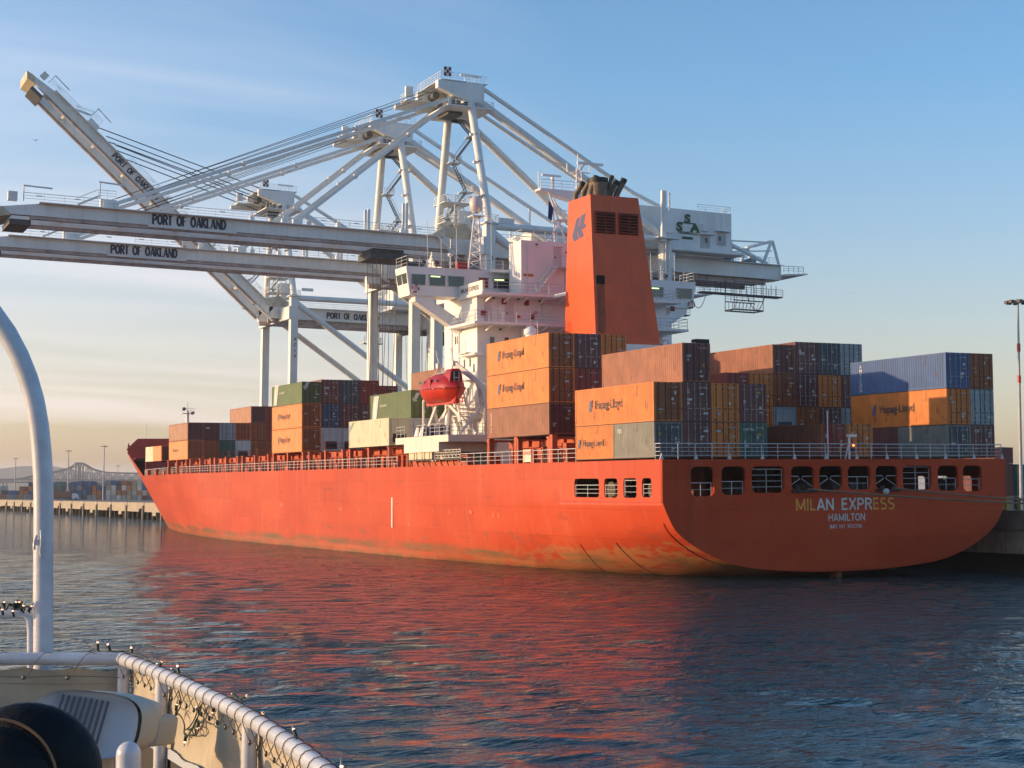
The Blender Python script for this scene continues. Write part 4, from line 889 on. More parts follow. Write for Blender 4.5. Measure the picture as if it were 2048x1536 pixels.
# lifeboat
def lifeboat():
    t = Thing('lifeboat', 'glossy red enclosed lifeboat hanging in white davits beside the bridge', 'lifeboat', (.9,41,12.0), SHIP)
    up = mat('lifeboat_crimson', (.42,.018,.022), .4, var=.15, spec=.3, coat=.1); lo = mat('lifeboat_orange', (.58,.04,.015), .3, var=.15, spec=.5)
    n = 14; 
    def st(i): 
        u = i/n*2-1; w = (1-abs(u)**2.6)**.6; return u, w
    U = MB(); v = []; m = 13
    for i in range(n+1):
        u, w = st(i); y = 42.1+u*4.0
        for k in range(m):
            a = math.pi*k/(m-1); hh = 1.55*(1-abs(u)**2.4)**.55*(1.0 if u > -.2 else 1.0)
            v.append((.9-1.55*max(w,.12)*math.cos(a), y, 13.35+max(hh,.1)*math.sin(a)))
    U.add(v, [(i*m+k, i*m+k+1, (i+1)*m+k+1, (i+1)*m+k) for i in range(n) for k in range(m-1)], True); t.part('canopy', U, up)
    H = MB(); v = []
    prof = [(-1,0),(-.97,-.25),(-.75,-.75),(-.3,-1.05),(0,-1.12),(.3,-1.05),(.75,-.75),(.97,-.25),(1,0)]; m = len(prof)
    for i in range(n+1):
        u, w = st(i); y = 41+u*(5.1 if 1 else 0)
        for px, pz in prof: v.append((.9+px*1.6*max(w,.1), 42.1+u*4.0*(1+pz*.16), 13.33+pz*(1.18 if u > -.9 else 1)))
    H.add(v, [(i*m+k, (i+1)*m+k, (i+1)*m+k+1, i*m+k+1) for i in range(n) for k in range(m-1)], True); H.add(v[:m], [tuple(range(m))]); H.add(v[-m:], [tuple(range(m))[::-1]]); H.box((.6,38.6,11.9),(1.2,45.4,12.3)); t.part('lower_hull', H, lo)
    G = MB(); G.path([(.9-1.68*max(st(i)[1],.1), 42.1+st(i)[0]*4.05, 13.38) for i in range(n+1)], .07, 6).path([(.9+1.68*max(st(i)[1],.1), 42.1+st(i)[0]*4.05, 13.38) for i in range(n+1)], .07, 6); t.part('fender_band', G, up)
    t.part('helm_tower', MB().prism([(-.75,0),(.75,0),(.55,1.55),(.3,1.8),(-.3,1.8),(-.55,1.55)], (.9,38.7,13.4), (1,0,0), (0,0,1), (0,1,0), 1.6), up)
    t.part('hook_recess', MB().prism([(-.5,0),(.5,0),(.36,1.3),(-.36,1.3)], (.9,38.65,13.65), (1,0,0), (0,0,1), (0,1,0), .04), BLACK)
    mb = MB()
    for x in (.65,1.15): mb.beam((x,38.6,13.7),(x,38.6,14.9),.06,.06)
    mb.box((.6,38.56,14.3),(1.2,38.62,14.38)); t.part('hook_frame', mb, RAILW)
    mb = MB().rail([(.2,44,14.6),(.2,39,14.8)], .0, 1, .0) if 0 else MB().path([(.1,44.5,14.3),(.1,42,14.85),(.1,39,14.9)], .03, 5)
    t.part('grab_line', mb, RAILW)
    for k in range(5):
        a = 40.2+k*1.0; t.part('side_window', MB().box((-.50,a,14.02),(-.44,a+.38,14.24)), GLASS)
    t.part('side_hatch', MB().prism(rrect(41.4,13.5,42.3,14.35,.12), (-.62,0,0), (0,1,0), (.0,0,1), (1,0,0), .06), up)
    for k in range(9): a = 38.9+k*.72; t.part('reflective_tape', MB().box((.9-1.69,a,13.30),(.9-1.60,a+.22,13.37)) if 1 < k < 7 else MB().box((-.3,a,13.30),(-.2,a+.2,13.36)), T_W)
    t.part('propeller_guard', MB().tube((.9,38.3,12.2),(.9,38.0,12.2),.42,12,caps=False), lo)
lifeboat()
def life_ring(p, ax, label):
    ax = Vector(ax); az = Vector((0,0,1)); n = 20; t = Thing('life_ring', label, 'life ring', p, SHIP)
    ring = [Vector(p)+ax*.36*math.cos(2*math.pi*i/n)+az*.36*math.sin(2*math.pi*i/n) for i in range(n)]
    t.part('ring', MB().path(ring, .075, 8, True), mat('ring_red', (.50,.03,.03), .5))
    for k in range(4): t.part('band', MB().path([ring[(k*5+j) % n] for j in (1,2,3)], .085, 8), WHITE)
life_ring((.1,46.85,23.75), (1,0,0), 'red and white life ring on the port bridge wing'); life_ring((32.4,46.85,23.5), (1,0,0), 'red and white life ring on the far starboard bridge wing')
# stern flag, lamp post
t = Thing('stern_flag', 'drooping red ensign on the thin white staff at the stern railing', 'flag', (15.1,.4,6), SHIP)
t.part('flagstaff', MB().tube((15.1,.4,6),(15.1,.4,9.7),.045,6), WHITE)
t.part('flag', MB().add([(15.12,.42,9.4),(15.3,.45,9.0),(15.42,.40,8.0),(15.4,.42,7.2),(15.2,.46,7.1),(15.12,.42,7.9)], [(0,1,2,3,4,5)]).add([(15.12,.44,9.4),(15.3,.47,9.0),(15.42,.42,8.0),(15.4,.44,7.2),(15.2,.48,7.1),(15.12,.44,7.9)], [(5,4,3,2,1,0)]), mat('ensign_red', (.35,.02,.03), .8))
t = Thing('stern_light', 'white post with glowing orange lamp at the stern railing', 'lamp', (17.1,.4,6), SHIP)
t.part('post', MB().tube((17.1,.4,6),(17.1,.4,7.9),.09,8).tube((16.7,.4,6),(17.1,.4,7.3),.05,6).box((17.0,.2,7.7),(17.7,.6,7.9)), WHITE); t.part('lamp', MB().sphere((17.35,.2,7.05),.08,10,8), mat('lamp_orange', (1,.4,.1), .5, emit=((1,.16,.03), 4))); t.part('horn', MB().box((17.25,.25,6.6),(17.5,.5,7.0)), BLACK)
# mooring lines from the stern to the wharf
rope = mat('mooring_rope', (.20,.15,.11), .9)
for i, (x, q) in enumerate(((12.6, .0), (20.6, .35))):
    a = SHIP @ Vector((x,-.3,3.75)); b = Vector((BOLX.x, BOLX.y, 5.45+q*.4)); pts = []
    for k in range(25): t_ = k/24; p = a.lerp(b, t_); p.z -= 4*.25*t_*(1-t_); pts.append(p)
    single('mooring_line', MB().path(pts, .075, 6), rope, f"{['longer mooring rope from the opening above the name','shorter mooring rope from the opening right of the name'][i]} running to the wharf", 'rope')
single('rope_ball', MB().sphere((0,0,0),.24,14,10), mat('float_white', (.5,.52,.52), .5), 'white round float hanging on the mooring ropes above the ship name', 'float', frame=SHIP @ Matrix.Translation((19.6,-.8,3.5)))
# ------------------------------------------------------------------ containers on the ship
HC, STD = 2.896, 2.591
PAL = {'orange': ((.68,.20,.03), .22), 'brown': ((.30,.105,.055), .25), 'maroon': ((.155,.045,.042), .22), 'red': ((.33,.055,.035), .25), 'green': ((.095,.145,.05), .15), 'teal': ((.04,.13,.11), .2),
       'slate': ((.055,.075,.095), .2), 'blue': ((.040,.105,.27), .15), 'grey': ((.20,.205,.18), .2), 'cream': ((.62,.58,.42), .1), 'white': ((.50,.52,.52), .15), 'silver': ((.30,.36,.38), .25), 'navy': ((.03,.07,.14), .2), 'rust': ((.34,.095,.024), .3)}  # rust: orange darkened so door ends carry their shade in the colour
def cmat(c): return mat('container_'+c, PAL[c][0], .5, var=PAL[c][1], scale=.8, streak=.42, rust=.6, rustc=(.10,.035,.018), dirt=tuple(x*.45+.01 for x in PAL[c][0]), rnd=.12, bump=.15)
ROD = mat('lock_rod', (.33,.32,.30), .4, .3)
SHADE_DARK = mat('shade_and_bar_dark', (.07,.035,.025), .7)  # near black for shade painted between tiers, also for some locking bars
_cm = {}
def cmesh(kind, L, H, door):
    k = (kind, L, H, door)
    if k in _cm: return _cm[k]
    w = 2.438; out = {}
    if kind in ('body', 'smooth'):
        mb = MB()
        for x in (0, w-.16):
            for y in (0, L-.16): mb.box((x,y,0),(x+.16,y+.16,H))
        for x in (.01, w-.11): mb.box((x,.16,.0),(x+.10,L-.16,.17)); mb.box((x,.16,H-.11),(x+.10,L-.16,H-.0))
        for z0, z1 in ((.0,.16),(H-.11,H)): mb.box((.16,L-.12,z0),(w-.16,L-.02,z1)); mb.box((.16,.02,z0),(w-.16,.10,z1))
        mb.box((.11,.1,H-.06),(w-.11,L-.1,H-.03)); mb.box((.1,.1,.1),(w-.1,L-.1,.14))
        if kind == 'smooth':
            mb.box((.035,.16,.17),(.06,L-.16,H-.11)); mb.box((w-.06,.16,.17),(w-.035,L-.16,H-.11))
            for j in (1/3, 2/3): mb.box((.025,L*j,.17),(.035,L*j+.05,H-.11))
        else:
            n = int((L-.32)/.285); p = (L-.32)/n; v = []; f = []
            for i in range(n):
                y = .16+i*p
                for dy, dx in ((0,.015),(p*.25,.015),(p*.5,.055),(p*.75,.055)): v += [(dx, y+dy, .17), (dx, y+dy, H-.11)]
            v += [(.015, L-.16, .17), (.015, L-.16, H-.11)]; m = len(v)//2
            f = [(2*i, 2*i+1, 2*i+3, 2*i+2) for i in range(m-1)]; mb.add(v, f)
            mb.add([(w-x, y, z) for x, y, z in v], [q[::-1] for q in f])
        mb.box((.16,L-.08,.16),(w-.16,L-.05,H-.11))
        if not door:
            nn = 8; 
            mb.box((.16,.07,.16),(w-.16,.10,H-.11))
            for i in range(nn): x = .2+i*(w-.4)/nn; mb.box((x,.04,.18),(x+.13,.07,H-.13))
        if L < 7:
            for y in (L*.33, L*.62): mb.box((.0,y,.01),(.02,y+.36,.14))
        out = mb.mesh(kind)
    elif kind == 'door':
        mb = MB(); dw = w/2-.17
        mb.box((0,0,.17),(dw,.06,H-.12))
        for z in [.19+i*(H-.34)/5 for i in range(5)]: mb.box((.05,-.018,z+.04),(dw-.05,0,z+(H-.34)/5-.05))
        out = mb.mesh('door')
    elif kind == 'rods':
        mb = MB(); dw = w/2-.17
        for x in (.25, dw-.22):
            mb.tube((x,-.055,.1),(x,-.055,H-.06),.022,5)
            for z in (.14, .55, 1.25, H-.5, H-.12): mb.box((x-.06,-.06,z),(x+.06,-.015,z+.07))
            mb.box((x-.02,-.075,.95),(x+.34,-.055,1.0))
        out = mb.mesh('locking_bar')
    elif kind == 'labels':
        mb = MB(); a, b = ((.34,.10),(.16,.24),(.42,.16),(.22,.20))[door]; mb.box((0,-.028,0),(a,-.022,b))
        out = mb.mesh('label_plate')
    elif kind == 'digits':
        out = text_mb('TRLU 482'+str(door), .16, (1.75,-.03,H-.42), (1,0,0), (0,0,1), bold=.01).mesh('id_number')
    elif kind == 'rail_shade':
        out = MB().box((-.006,.05,-.03),(2.444,L-.05,.035)).box((.05,-.006,-.03),(2.39,.05,.035)).mesh('rail_shade_strip')  # dark strip standing in for the shadow line between stacked boxes
    elif kind == 'reefer':
        mb = MB(); mb.box((.16,.04,.16),(w-.16,.09,H-.12)); mb.box((.3,.0,.9),(w-.3,.04,H-.25)); out = mb.mesh('machinery_panel')
    elif kind == 'unit':
        mb = MB(); mb.box((.45,-.02,.35),(1.95,.04,1.25)); mb.tube((.85,-.05,.8),(.85,.0,.8),.33,14).tube((1.55,-.05,.8),(1.55,.0,.8),.28,14); out = mb.mesh('cooling_unit')
    _cm[k] = out; return out
LBL_W = mat('label_white', (.5,.5,.48), .6, rnd=.3); LBL_Y = mat('label_yellow', (.45,.30,.05), .6)
def put(name, me, m, parent, loc=(0,0,0), label=None):
    ob = bpy.data.objects.new(name, me); C.objects.link(ob); ob.parent = parent; ob.location = loc
    if not me.materials: me.materials.append(None)
    ob.material_slots[0].link = 'OBJECT'; ob.material_slots[0].material = m
    if label: ob['label'] = label
    return ob
ccount = 0
def ship_container(x, y, z, c, L=12.19, H=HC, kind='door', side='body', label='', detail=2, end=None, group=None):
    global ccount; ccount += 1
    r = bpy.data.objects.new('shipping_container', None); C.objects.link(r); r.matrix_world = SHIP @ Matrix.Translation((x, y, z)); tag(r, label, 'container', group)
    sm = cmat(c); em = cmat(end or c)  # end: often a darker copy of the side colour, shade put in
    put('body', cmesh(side, L, H, kind == 'door'), sm, r); put('rail_shade_strip', cmesh('rail_shade', L, H, 0), SHADE_DARK, r)
    if kind == 'door':
        for i, dx in enumerate((.17, 1.219+.0)):
            d = put('door', cmesh('door', L, H, 1), em, r, (dx, .03, 0))
            put('locking_bar', cmesh('rods', L, H, 1), ROD if detail > 1 and c in ('maroon','slate','navy','teal','blue','grey') else SHADE_DARK, d)
        if detail > 1:
            for i in range(5):
                q = (ccount*7+i*5) % 13; put('label_plate', cmesh('labels', 0, 0, (ccount+i) % 4), LBL_Y if (ccount+i) % 5 == 0 else LBL_W, r, ((.35,1.45,1.75)[(i+ccount) % 3], 0, .4+(H-1.0)*q/13))
            put('id_number', cmesh('digits', L, H, ccount % 4), LBL_W, r)
    elif kind == 'reefer':
        put('machinery_panel', cmesh('reefer', L, H, 0), sm, r); put('cooling_unit', cmesh('unit', L, H, 0), BLACK if c != 'silver' else mat('unit_blue', (.04,.07,.12), .5), r)
    return r
XE = .12; PX = 2.48
TIER = ['bottom', 'second', 'third', 'fourth']
def carrier(r, L, H, z, y0, size, c=None):
    """blue emblem and dark carrier name on the port side wall"""
    r_l = logo((-.012, y0, z), (0,-1,0), (0,0,1), size*.62, size*1.05, (-1,0,0), .01).mesh('emblem'); o = bpy.data.objects.new('emblem', r_l); C.objects.link(o); o.parent = r; o.data.materials.append(EMB2)
    o = bpy.data.objects.new('lettering', text_mb('Hapag-Lloyd', size*1.02, (-.014, y0-size*1.05, z+size*.25), (0,-1,0), (0,0,1), bold=.012, align='LEFT', sx=.92).mesh('lettering')); C.objects.link(o); o.parent = r; o.data.materials.append(c or FADE)
def sidetext(r, txt, size, y, z, m, vertical=False, sx=1):
    if vertical:
        mb = MB()
        for i, ch in enumerate(txt): 
            q = text_mb(ch, size, (-.014, y, z-i*size*.86), (0,-1,0), (0,0,1), bold=.02, sx=sx); mb.add(q.v, q.f)
    else: mb = text_mb(txt, size, (-.014, y, z), (0,-1,0), (0,0,1), bold=.02, align='LEFT', sx=sx)
    o = bpy.data.objects.new('lettering', mb.mesh('lettering')); C.objects.link(o); o.parent = r; o.data.materials.append(m)
def doortext(r, txt, size, x, z, m):
    o = bpy.data.objects.new('lettering', text_mb(txt, size, (x, -.035, z), (1,0,0), (0,0,1), bold=.02, align='LEFT').mesh('lettering')); C.objects.link(o); o.parent = r; o.data.materials.append(m)
FADE = mat('faded_lettering', (.10,.065,.065), .6); EMB2 = mat('faded_emblem', (.13,.15,.25), .6)
T_L = mat('container_lettering', (.60,.60,.58), .6)
ORDN = ['port-side edge', 'second', 'third', 'fourth', 'fifth', 'sixth', 'seventh', 'eighth', 'ninth', 'tenth', 'eleventh', 'twelfth', 'starboard edge']
def bay(name, y, zb, cols, where, heights=None, detail=2):
    """cols: {column: [(colour, opts) or colour, ...] from the bottom up}"""
    for k, tiers in cols.items():
        z = zb
        for i, it in enumerate(tiers):
            c, o = (it, {}) if isinstance(it, str) else it
            o = dict(o); H = o.pop('H', STD if i == 0 else HC); lab = o.pop('lab', None); fn = o.pop('fn', None)
            if c:
                col = {'slate':'dark slate','navy':'navy blue','silver':'pale silver grey','rust':'dark orange'}.get(c, c)
                L_ = f"{lab or col+' container'}, {TIER[i]} tier, {ORDN[k]} stack, {where}"
                r = ship_container(XE+k*PX, y, z, c, H=H, detail=detail, label=L_, **o)
                if fn: fn(r)
            z += H+.03
HL = lambda z, y0, s: (lambda r: carrier(r, 12.19, HC, z, y0, s))
tex = lambda r: doortext(r, 'tex', .5, .3, 1.75, T_L)
kk = lambda r: doortext(r, 'K', .36, .35, 2.1, T_L)
bay('A', 1.06, 6.15, {
    1: ['maroon', ('maroon', {'fn': kk}), ('brown', {'end': 'maroon', 'lab': 'salmon brown container with sunlit side'})],
    2: ['orange', 'orange'], 3: [('teal', {'lab': 'teal green container', 'fn': lambda r: doortext(r, 'CAPITAL', .26, .25, 2.0, T_L)}), 'maroon'],
    6: [('brown', {'end': 'red', 'lab': 'dark shaded brown container', 'fn': lambda r: sidetext(r, 'CAI', .5, 7.6, 2.0, T_L, True)})], 7: ['orange'],
    12: [('maroon', {'fn': lambda r: doortext(r, 'OK', .4, .3, 2.0, T_L)}), 'silver', 'rust']}, 'stern bay')
z = 6.15
r = ship_container(XE, 1.06, z, 'grey', 6.06, STD, label='grey green short container at the port edge beside the ship corner', end='slate'); sidetext(r, 'TEX', .42, 5.4, 1.9, T_L, sx=.9)
r = ship_container(XE, 7.17, z, 'orange', 6.06, STD, label='short orange container with emblem at the port edge, bottom tier', kind='front'); carrier(r, 6.06, STD, .85, 5.65, .72)
r = ship_container(XE, 1.06, z+STD+.03, 'orange', label='long orange container with blue emblem resting on the two short ones', end='rust'); carrier(r, 12.19, HC, 1.05, 9.9, .92)
x = XE+11*PX
ship_container(x, 1.06, z, 'grey', 6.06, STD, label='short shaded grey container under the long orange one by the starboard edge', end='slate')
ship_container(x, 7.17, z, 'maroon', 6.06, STD, label='short dark maroon container in the shade beside the grey one under the long orange', kind='front')
r = ship_container(x, 1.06, z+STD+.03, 'orange', label='long shaded orange container with emblem below the blue container', side='smooth'); carrier(r, 12.19, HC, 1.0, 9.4, .95)
r = ship_container(x, 1.06, z+STD+HC+.06, 'blue', label='long blue container on top at the starboard side of the stern', end='blue'); sidetext(r, 'AMFICON', .40, 10.8, 2.3, T_L, True, sx=1.2)
o = bpy.data.objects.new('lettering', MB().add(*(lambda q: (q.v, q.f))(sum_text := text_mb('A', .3, (.4,-.035,2.3), (1,0,0), (0,0,1)))).mesh('lettering')); C.objects.link(o); o.parent = r; o.data.materials.append(T_L)
bay('B', 17.84, 8.32, {
    0: [('brown', {'end': 'maroon', 'lab': 'dusty brown container with upright lettering', 'fn': lambda r: sidetext(r, 'GENSTAR', .3, 11.3, 2.0, T_L, True)}), ('orange', {'end': 'rust', 'lab': 'orange container with blue emblem', 'fn': HL(1.15, 9.9, .9)}), ('orange', {'end': 'rust', 'lab': 'orange container with grey emblem', 'fn': HL(1.15, 9.9, .9)})],
    1: ['maroon', 'red', ('maroon', {'fn': kk})], 2: ['maroon', 'rust', 'orange'],
    7: ['orange', 'red'], 8: ['orange', 'orange'], 9: [('silver', {'kind': 'reefer', 'lab': 'white refrigerated container with dark cooling unit'}), 'rust', ('brown', {'end': 'maroon', 'H': STD, 'lab': 'long brown container, sunlit side'})],
    10: ['rust', 'maroon', ('maroon', {'fn': tex})], 11: ['maroon', 'orange', 'slate'], 12: ['silver', 'maroon', 'silver']}, 'second bay by the funnel')
def green_side(r):
    mb = MB().prism([(11.5,.2),(10.2,.2),(9.3,2.75),(10.9,2.75)], (-.0,0,0), (0,1,0), (0,0,1), (-1,0,0), .01)
    o = bpy.data.objects.new('white_stripe', mb.mesh('white_stripe')); C.objects.link(o); o.parent = r; o.data.materials.append(T_L)
    sidetext(r, 'UASC KUWAIT', .34, 9.2, 1.5, T_L)
    mb = MB().add([(.0,-.03,1.9),(.45,-.03,2.6),(.9,-.03,2.6),(.25,-.03,1.6)], [(0,1,2,3)]); o = bpy.data.objects.new('white_stripe', mb.mesh('white_stripe')); C.objects.link(o); o.parent = r; o.location = (.15,.0,0); o.data.materials.append(T_L)
def blue_streak(r):
    mb = MB().prism([(11.9,1.7),(11.9,2.4),(10.6,2.75),(10.9,2.75)], (0,0,0), (0,1,0), (0,0,1), (-1,0,0), .008); o = bpy.data.objects.new('blue_streak', mb.mesh('blue_streak')); C.objects.link(o); o.parent = r; o.data.materials.append(mat('pale_blue', (.30,.42,.50), .6))
bay('C', 54.4, 8.25, {
    0: [('cream', {'H': HC, 'side': 'smooth', 'kind': 'reefer', 'lab': 'cream refrigerated container with blue streak', 'fn': blue_streak})],
    1: [('white', {'H': HC, 'side': 'smooth', 'kind': 'reefer'}), ('green', {'side': 'smooth', 'lab': 'green container with slanted white stripe', 'fn': green_side})],
    2: [('white', {'H': HC, 'kind': 'reefer', 'side': 'smooth'}), 'green'], 3: [('white', {'H': HC}), 'slate', ('brown', {'H': STD})], 4: ['white', 'slate', 'maroon'], 6: ['maroon', 'maroon', 'orange', 'orange']}, 'bay ahead of the bridge')
bay('D', 83.3, 8.2, {
    0: [('orange', {'H': HC, 'end': 'rust', 'lab': 'lower orange container with small emblem', 'fn': HL(1.1, 9.6, .85)}), ('orange', {'end': 'rust', 'lab': 'upper orange container with small emblem', 'fn': HL(1.1, 9.6, .85)}), ('green', {'H': STD, 'side': 'smooth', 'end': 'green', 'lab': 'green container with slanted white stripe', 'fn': green_side})],
    1: [('white', {'H': HC, 'kind': 'reefer', 'side': 'smooth'}), 'navy', ('maroon', {'fn': tex})], 2: [('white', {'H': HC, 'side': 'smooth', 'kind': 'reefer'}), 'maroon', 'slate'], 3: [('white', {'H': HC}), ('maroon', {'fn': tex}), 'red'],
    4: ['maroon', 'red', ('maroon', {'H': 1.9})] if 0 else ['maroon', 'red', ('red', {'H': STD})], 5: ['maroon', 'maroon']}, 'mid foredeck bay')
bay('E', 139.2, 8.15, {
    0: [('orange', {'H': HC, 'end': 'rust', 'lab': 'sunlit orange container', 'fn': HL(1.2, 9.3, .6)}), ('brown', {'H': 2.7, 'end': 'maroon'})], 1: [('rust', {'H': HC}), ('maroon', {'H': 2.7, 'fn': tex})], 2: [('teal', {'H': HC}), ('silver', {'H': 2.7})],
    3: [('white', {'H': HC, 'kind': 'reefer', 'side': 'smooth'}), ('orange', {'H': 2.7, 'end': 'rust'})], 4: [('rust', {'H': HC}), ('rust', {'H': 2.7}), ('brown', {'end': 'maroon', 'H': STD})], 5: [('rust', {'H': HC}), ('red', {'H': 2.7}), ('red', {'H': STD})], 6: ['red', 'red', 'red']}, 'bay near the bow', detail=1)
for i, (yy, c) in enumerate(((168, 'orange'), (174.1, 'cream'))):
    ship_container(2.75, yy, 8.31, c, 6.06, STD, kind='door' if i == 0 else 'front', end='maroon', label=f"short {['orange','cream'][i]} container closest to the bow, {['nearer the camera','right behind the bow bulwark'][i]}", detail=1)
for k in (1, 2): ship_container(2.75+k*PX, 168, 8.31, 'maroon', 12.19, STD, label=f"maroon container of the foremost bay, {['beside the short orange one','second from the short orange one'][k-1]}", detail=1)
# lashing rods on the stern bay
mb = MB()
for k in (0, 1, 2, 3, 6, 7, 11, 12):
    x = XE+k*PX
    for a, b in (((x+.15, .9, 6.1), (x+2.2, .98, 9.0)), ((x+2.3, .9, 6.1), (x+.2, .98, 9.0))): ship.part('lashing_rod', MB().tube(a, b, .018, 4), STEELD)
# ------------------------------------------------------------------ quay cranes
STAIR = mat('crane_stair', (.24,.25,.26), .6)
def crane(Yn, kind, label):
    Yf = Yn+19.6; Yc = Yn+9.8; G1, G2 = Yc-3.7, Yc+3.7
    t = Thing('quay_crane', label, 'crane', (38, Yc, 4.25), WORLD)
    Z0, ZG = 42.7, 45.15; ZB = 43.35
    for X in (38.0, 68.5):
        for Y in (Yn, Yf):
            t.part('leg', MB().box((X-.75,Y-.75,6.3),(X+.75,Y+.75,47.0)), CRANE)
            b = MB().box((X-.8,Y-3.6,5.0),(X+.8,Y+3.6,6.2))
            for k in range(4): b.tube((X-.3,Y-2.9+k*1.9,4.75),(X+.3,Y-2.9+k*1.9,4.75),.5,10)
            t.part('bogie', b, MACH)
    for Y in (Yn, Yf):
        t.part('portal_beam', MB().box((38.8,Y-.7,14.5),(67.7,Y+.7,16.6)), CRANE)
        t.part('tie_beam', MB().tube((38.7,Y,46.4),(68,Y,46.6),.58,12), CRANE)
        t.part('diagonal_brace', MB().tube((38.5,Y,45.4),(68.2,Y,25.5),.62,12), CRANE)
    for X in (38.0, 68.5): t.part('cross_beam', MB().box((X-.7,Yn+.8,26.6 if X > 50 else 14.5),(X+.7,Yf-.8,28.6 if X > 50 else 16.6)), CRANE)
    for X in (37.4, 69.2): t.part('cross_beam', MB().box((X-.6,Yn-.9,42.0),(X+.6,Yf+.9,44.6)), CRANE)
    # A-frame and head
    for Y, s in ((Yn, 1), (Yf, -1)):
        t.part('tower_leg', MB().tube((38,Y,47),(37.3,Yc-s*3.9,67.5),.62,14), CRANE)
        t.part('leg_platform', MB().box((36.8,Y-1.1,46.6),(39.2,Y+1.1,46.8)).rail([(36.9,Y-1,46.8),(39.1,Y-1,46.8),(39.1,Y+1,46.8)], 1.1, 1.1, .035, 3), CRANE)
        t.part('back_stay', MB().tube((38.2,Yc-s*3.9,67.0),(68.4,Y,47.0),.62,12), CRANE)
        t.part('rear_stay', MB().tube((39.0,Yc-s*4.1,68.9),(66,Yc-s*3.9,55.0),.33,10).tube((66,Yc-s*3.9,55.0),(92,Yc-s*3.7,45.4),.33,10), CRANE)
        t.part('stay_strut', MB().tube((62,Yc-s*3.9,57.1),(62,Yc-s*3.9,47),.18,8), CRANE)
    t.part('tower_head', MB().box((36.4,Yc-4.7,66.2),(39.4,Yc+4.7,69.2)).prism([(31.8,67.9),(31.8,69.1),(36.4,69.1),(36.4,66.4)], (0,Yc-4.6,0), (1,0,0), (0,0,1), (0,1,0), 1.1).prism([(31.8,67.9),(31.8,69.1),(36.4,69.1),(36.4,66.4)], (0,Yc+3.5,0), (1,0,0), (0,0,1), (0,1,0), 1.1), CRANE)
    t.part('head_platform', MB().box((33.2,Yc-5.2,65.2),(40.9,Yc+5.2,65.4)).rail([(33.3,Yc-5.1,65.4),(40.8,Yc-5.1,65.4),(40.8,Yc+5.1,65.4)], 1.0, 1.3, .035, 3).box((32.2,Yc-4.6,69.2),(40,Yc+4.6,69.3)).rail([(32.2,Yc+4.6,69.3),(32.2,Yc-4.6,69.3),(39.9,Yc-4.6,69.3)], 1.1, 1.3, .035, 3), CRANE)
    t.part('sheave', MB().tube((35,Yc-2,66.4),(35,Yc+2,66.4),.7,14).tube((33,Yc-1,67.6),(33,Yc+1,67.6),.6,14), MACH)
    t.part('head_light', MB().box((36.2,Yc-3,70.6),(39.6,Yc-2.7,70.9)).tube((37,Yc-2.8,69.3),(37,Yc-2.8,70.6),.08,6).tube((38.6,Yc-2.8,69.3),(38.6,Yc-2.8,70.6),.08,6), CRANE)
    ck = MB(); bs = MB().box((32.6,Yc-4.9,69.7),(33.8,Yc-4.84,71.1)); b_ = t.part('obstruction_board', bs, mat('board_dark_red', (.12,.02,.03), .6))
    for i in range(3):
        for j in range(3):
            if (i+j) % 2 == 1: ck.box((32.65+i*.38,Yc-4.93,69.75+j*.45),(33.0+i*.38,Yc-4.9,70.15+j*.45))
    t.part('white_square', ck, WHITE, parent=b_)
    # stair zigzag on the far tower leg
    st = MB(); pl = MB(); zz = [47.6, 50.4, 54.6, 58.8, 63.0, 65.3]; fx = lambda z: Yf-(Yf-Yc-3.9)*(z-47)/20.5
    for i in range(5):
        z0, z1 = zz[i], zz[i+1]; sgn = 1 if i % 2 else -1; x0, x1 = (38.6, 41.4) if i % 2 else (41.4, 38.6)
        st.stairs((x0,fx(z0)-1.2,z0),(x1,fx(z1)-1.2,z1),.8,10); 
        pl.box((x1-.9,fx(z1)-2,z1-.1),(x1+1.1,fx(z1)+.2,z1)).rail([(x1-.9,fx(z1)-2,z1),(x1+1.1,fx(z1)-2,z1),(x1+1.1,fx(z1),z1)], 1.05, 1, .035, 3)
    t.part('stair', st, STAIR); t.part('stair_platform', pl, CRANE)
    for z in (46.2, 49.4, 52.6):
        t.part('service_platform', MB().box((37.4,Yf-4.2,z),(42.2,Yf+.6,z+.12)).rail([(37.5,Yf+.5,z+.1),(37.5,Yf-4.1,z+.1),(42.1,Yf-4.1,z+.1),(42.1,Yf+.5,z+.1)], 1.1, 1.2, .04, 3), CRANE)
    mb = MB()
    for x in (39.2, 42.0):
        for y in (Yf-4.0, Yf-1.2): mb.beam((x,y,45.2),(x,y,54.0),.14,.14)
    for k in range(5):
        z = 45.4+k*1.7; mb.beam((39.2,Yf-4,z),(42,Yf-4,z+1.7),.08,.08).beam((42,Yf-4,z),(39.2,Yf-4,z+1.7),.08,.08)
    t.part('service_tower', mb, CRANE)
    for z, s in ((51.0, 1), (56.5, 1), (61.0, -1)):
        y = Yn+(Yc-3.9-Yn)*(z-47)/20.5; t.part('leg_bracket', MB().box((37.0,y-.9,z),(37.6,y+.9,z+.12)).box((36.6,y-.2,z-.3),(37.4,y+.2,z+.1)), CRANE)
    t.part('head_walkway', MB().box((29.2,Yc+1.6,67.0),(33,Yc+4.4,67.2)).prism([(28.6,66.3),(28.6,67.0),(36.4,68.4),(36.4,66.4)], (0,Yc+4.7,0), (1,0,0), (0,0,1), (0,1,0), .8).rail([(29.2,Yc+4.3,67.2),(29.2,Yc+1.7,67.2),(33,Yc+1.7,67.2)], 1.1, 1, .04, 3).box((29.0,Yc+1.5,67.6),(30.2,Yc+2.0,69.2)), CRANE)
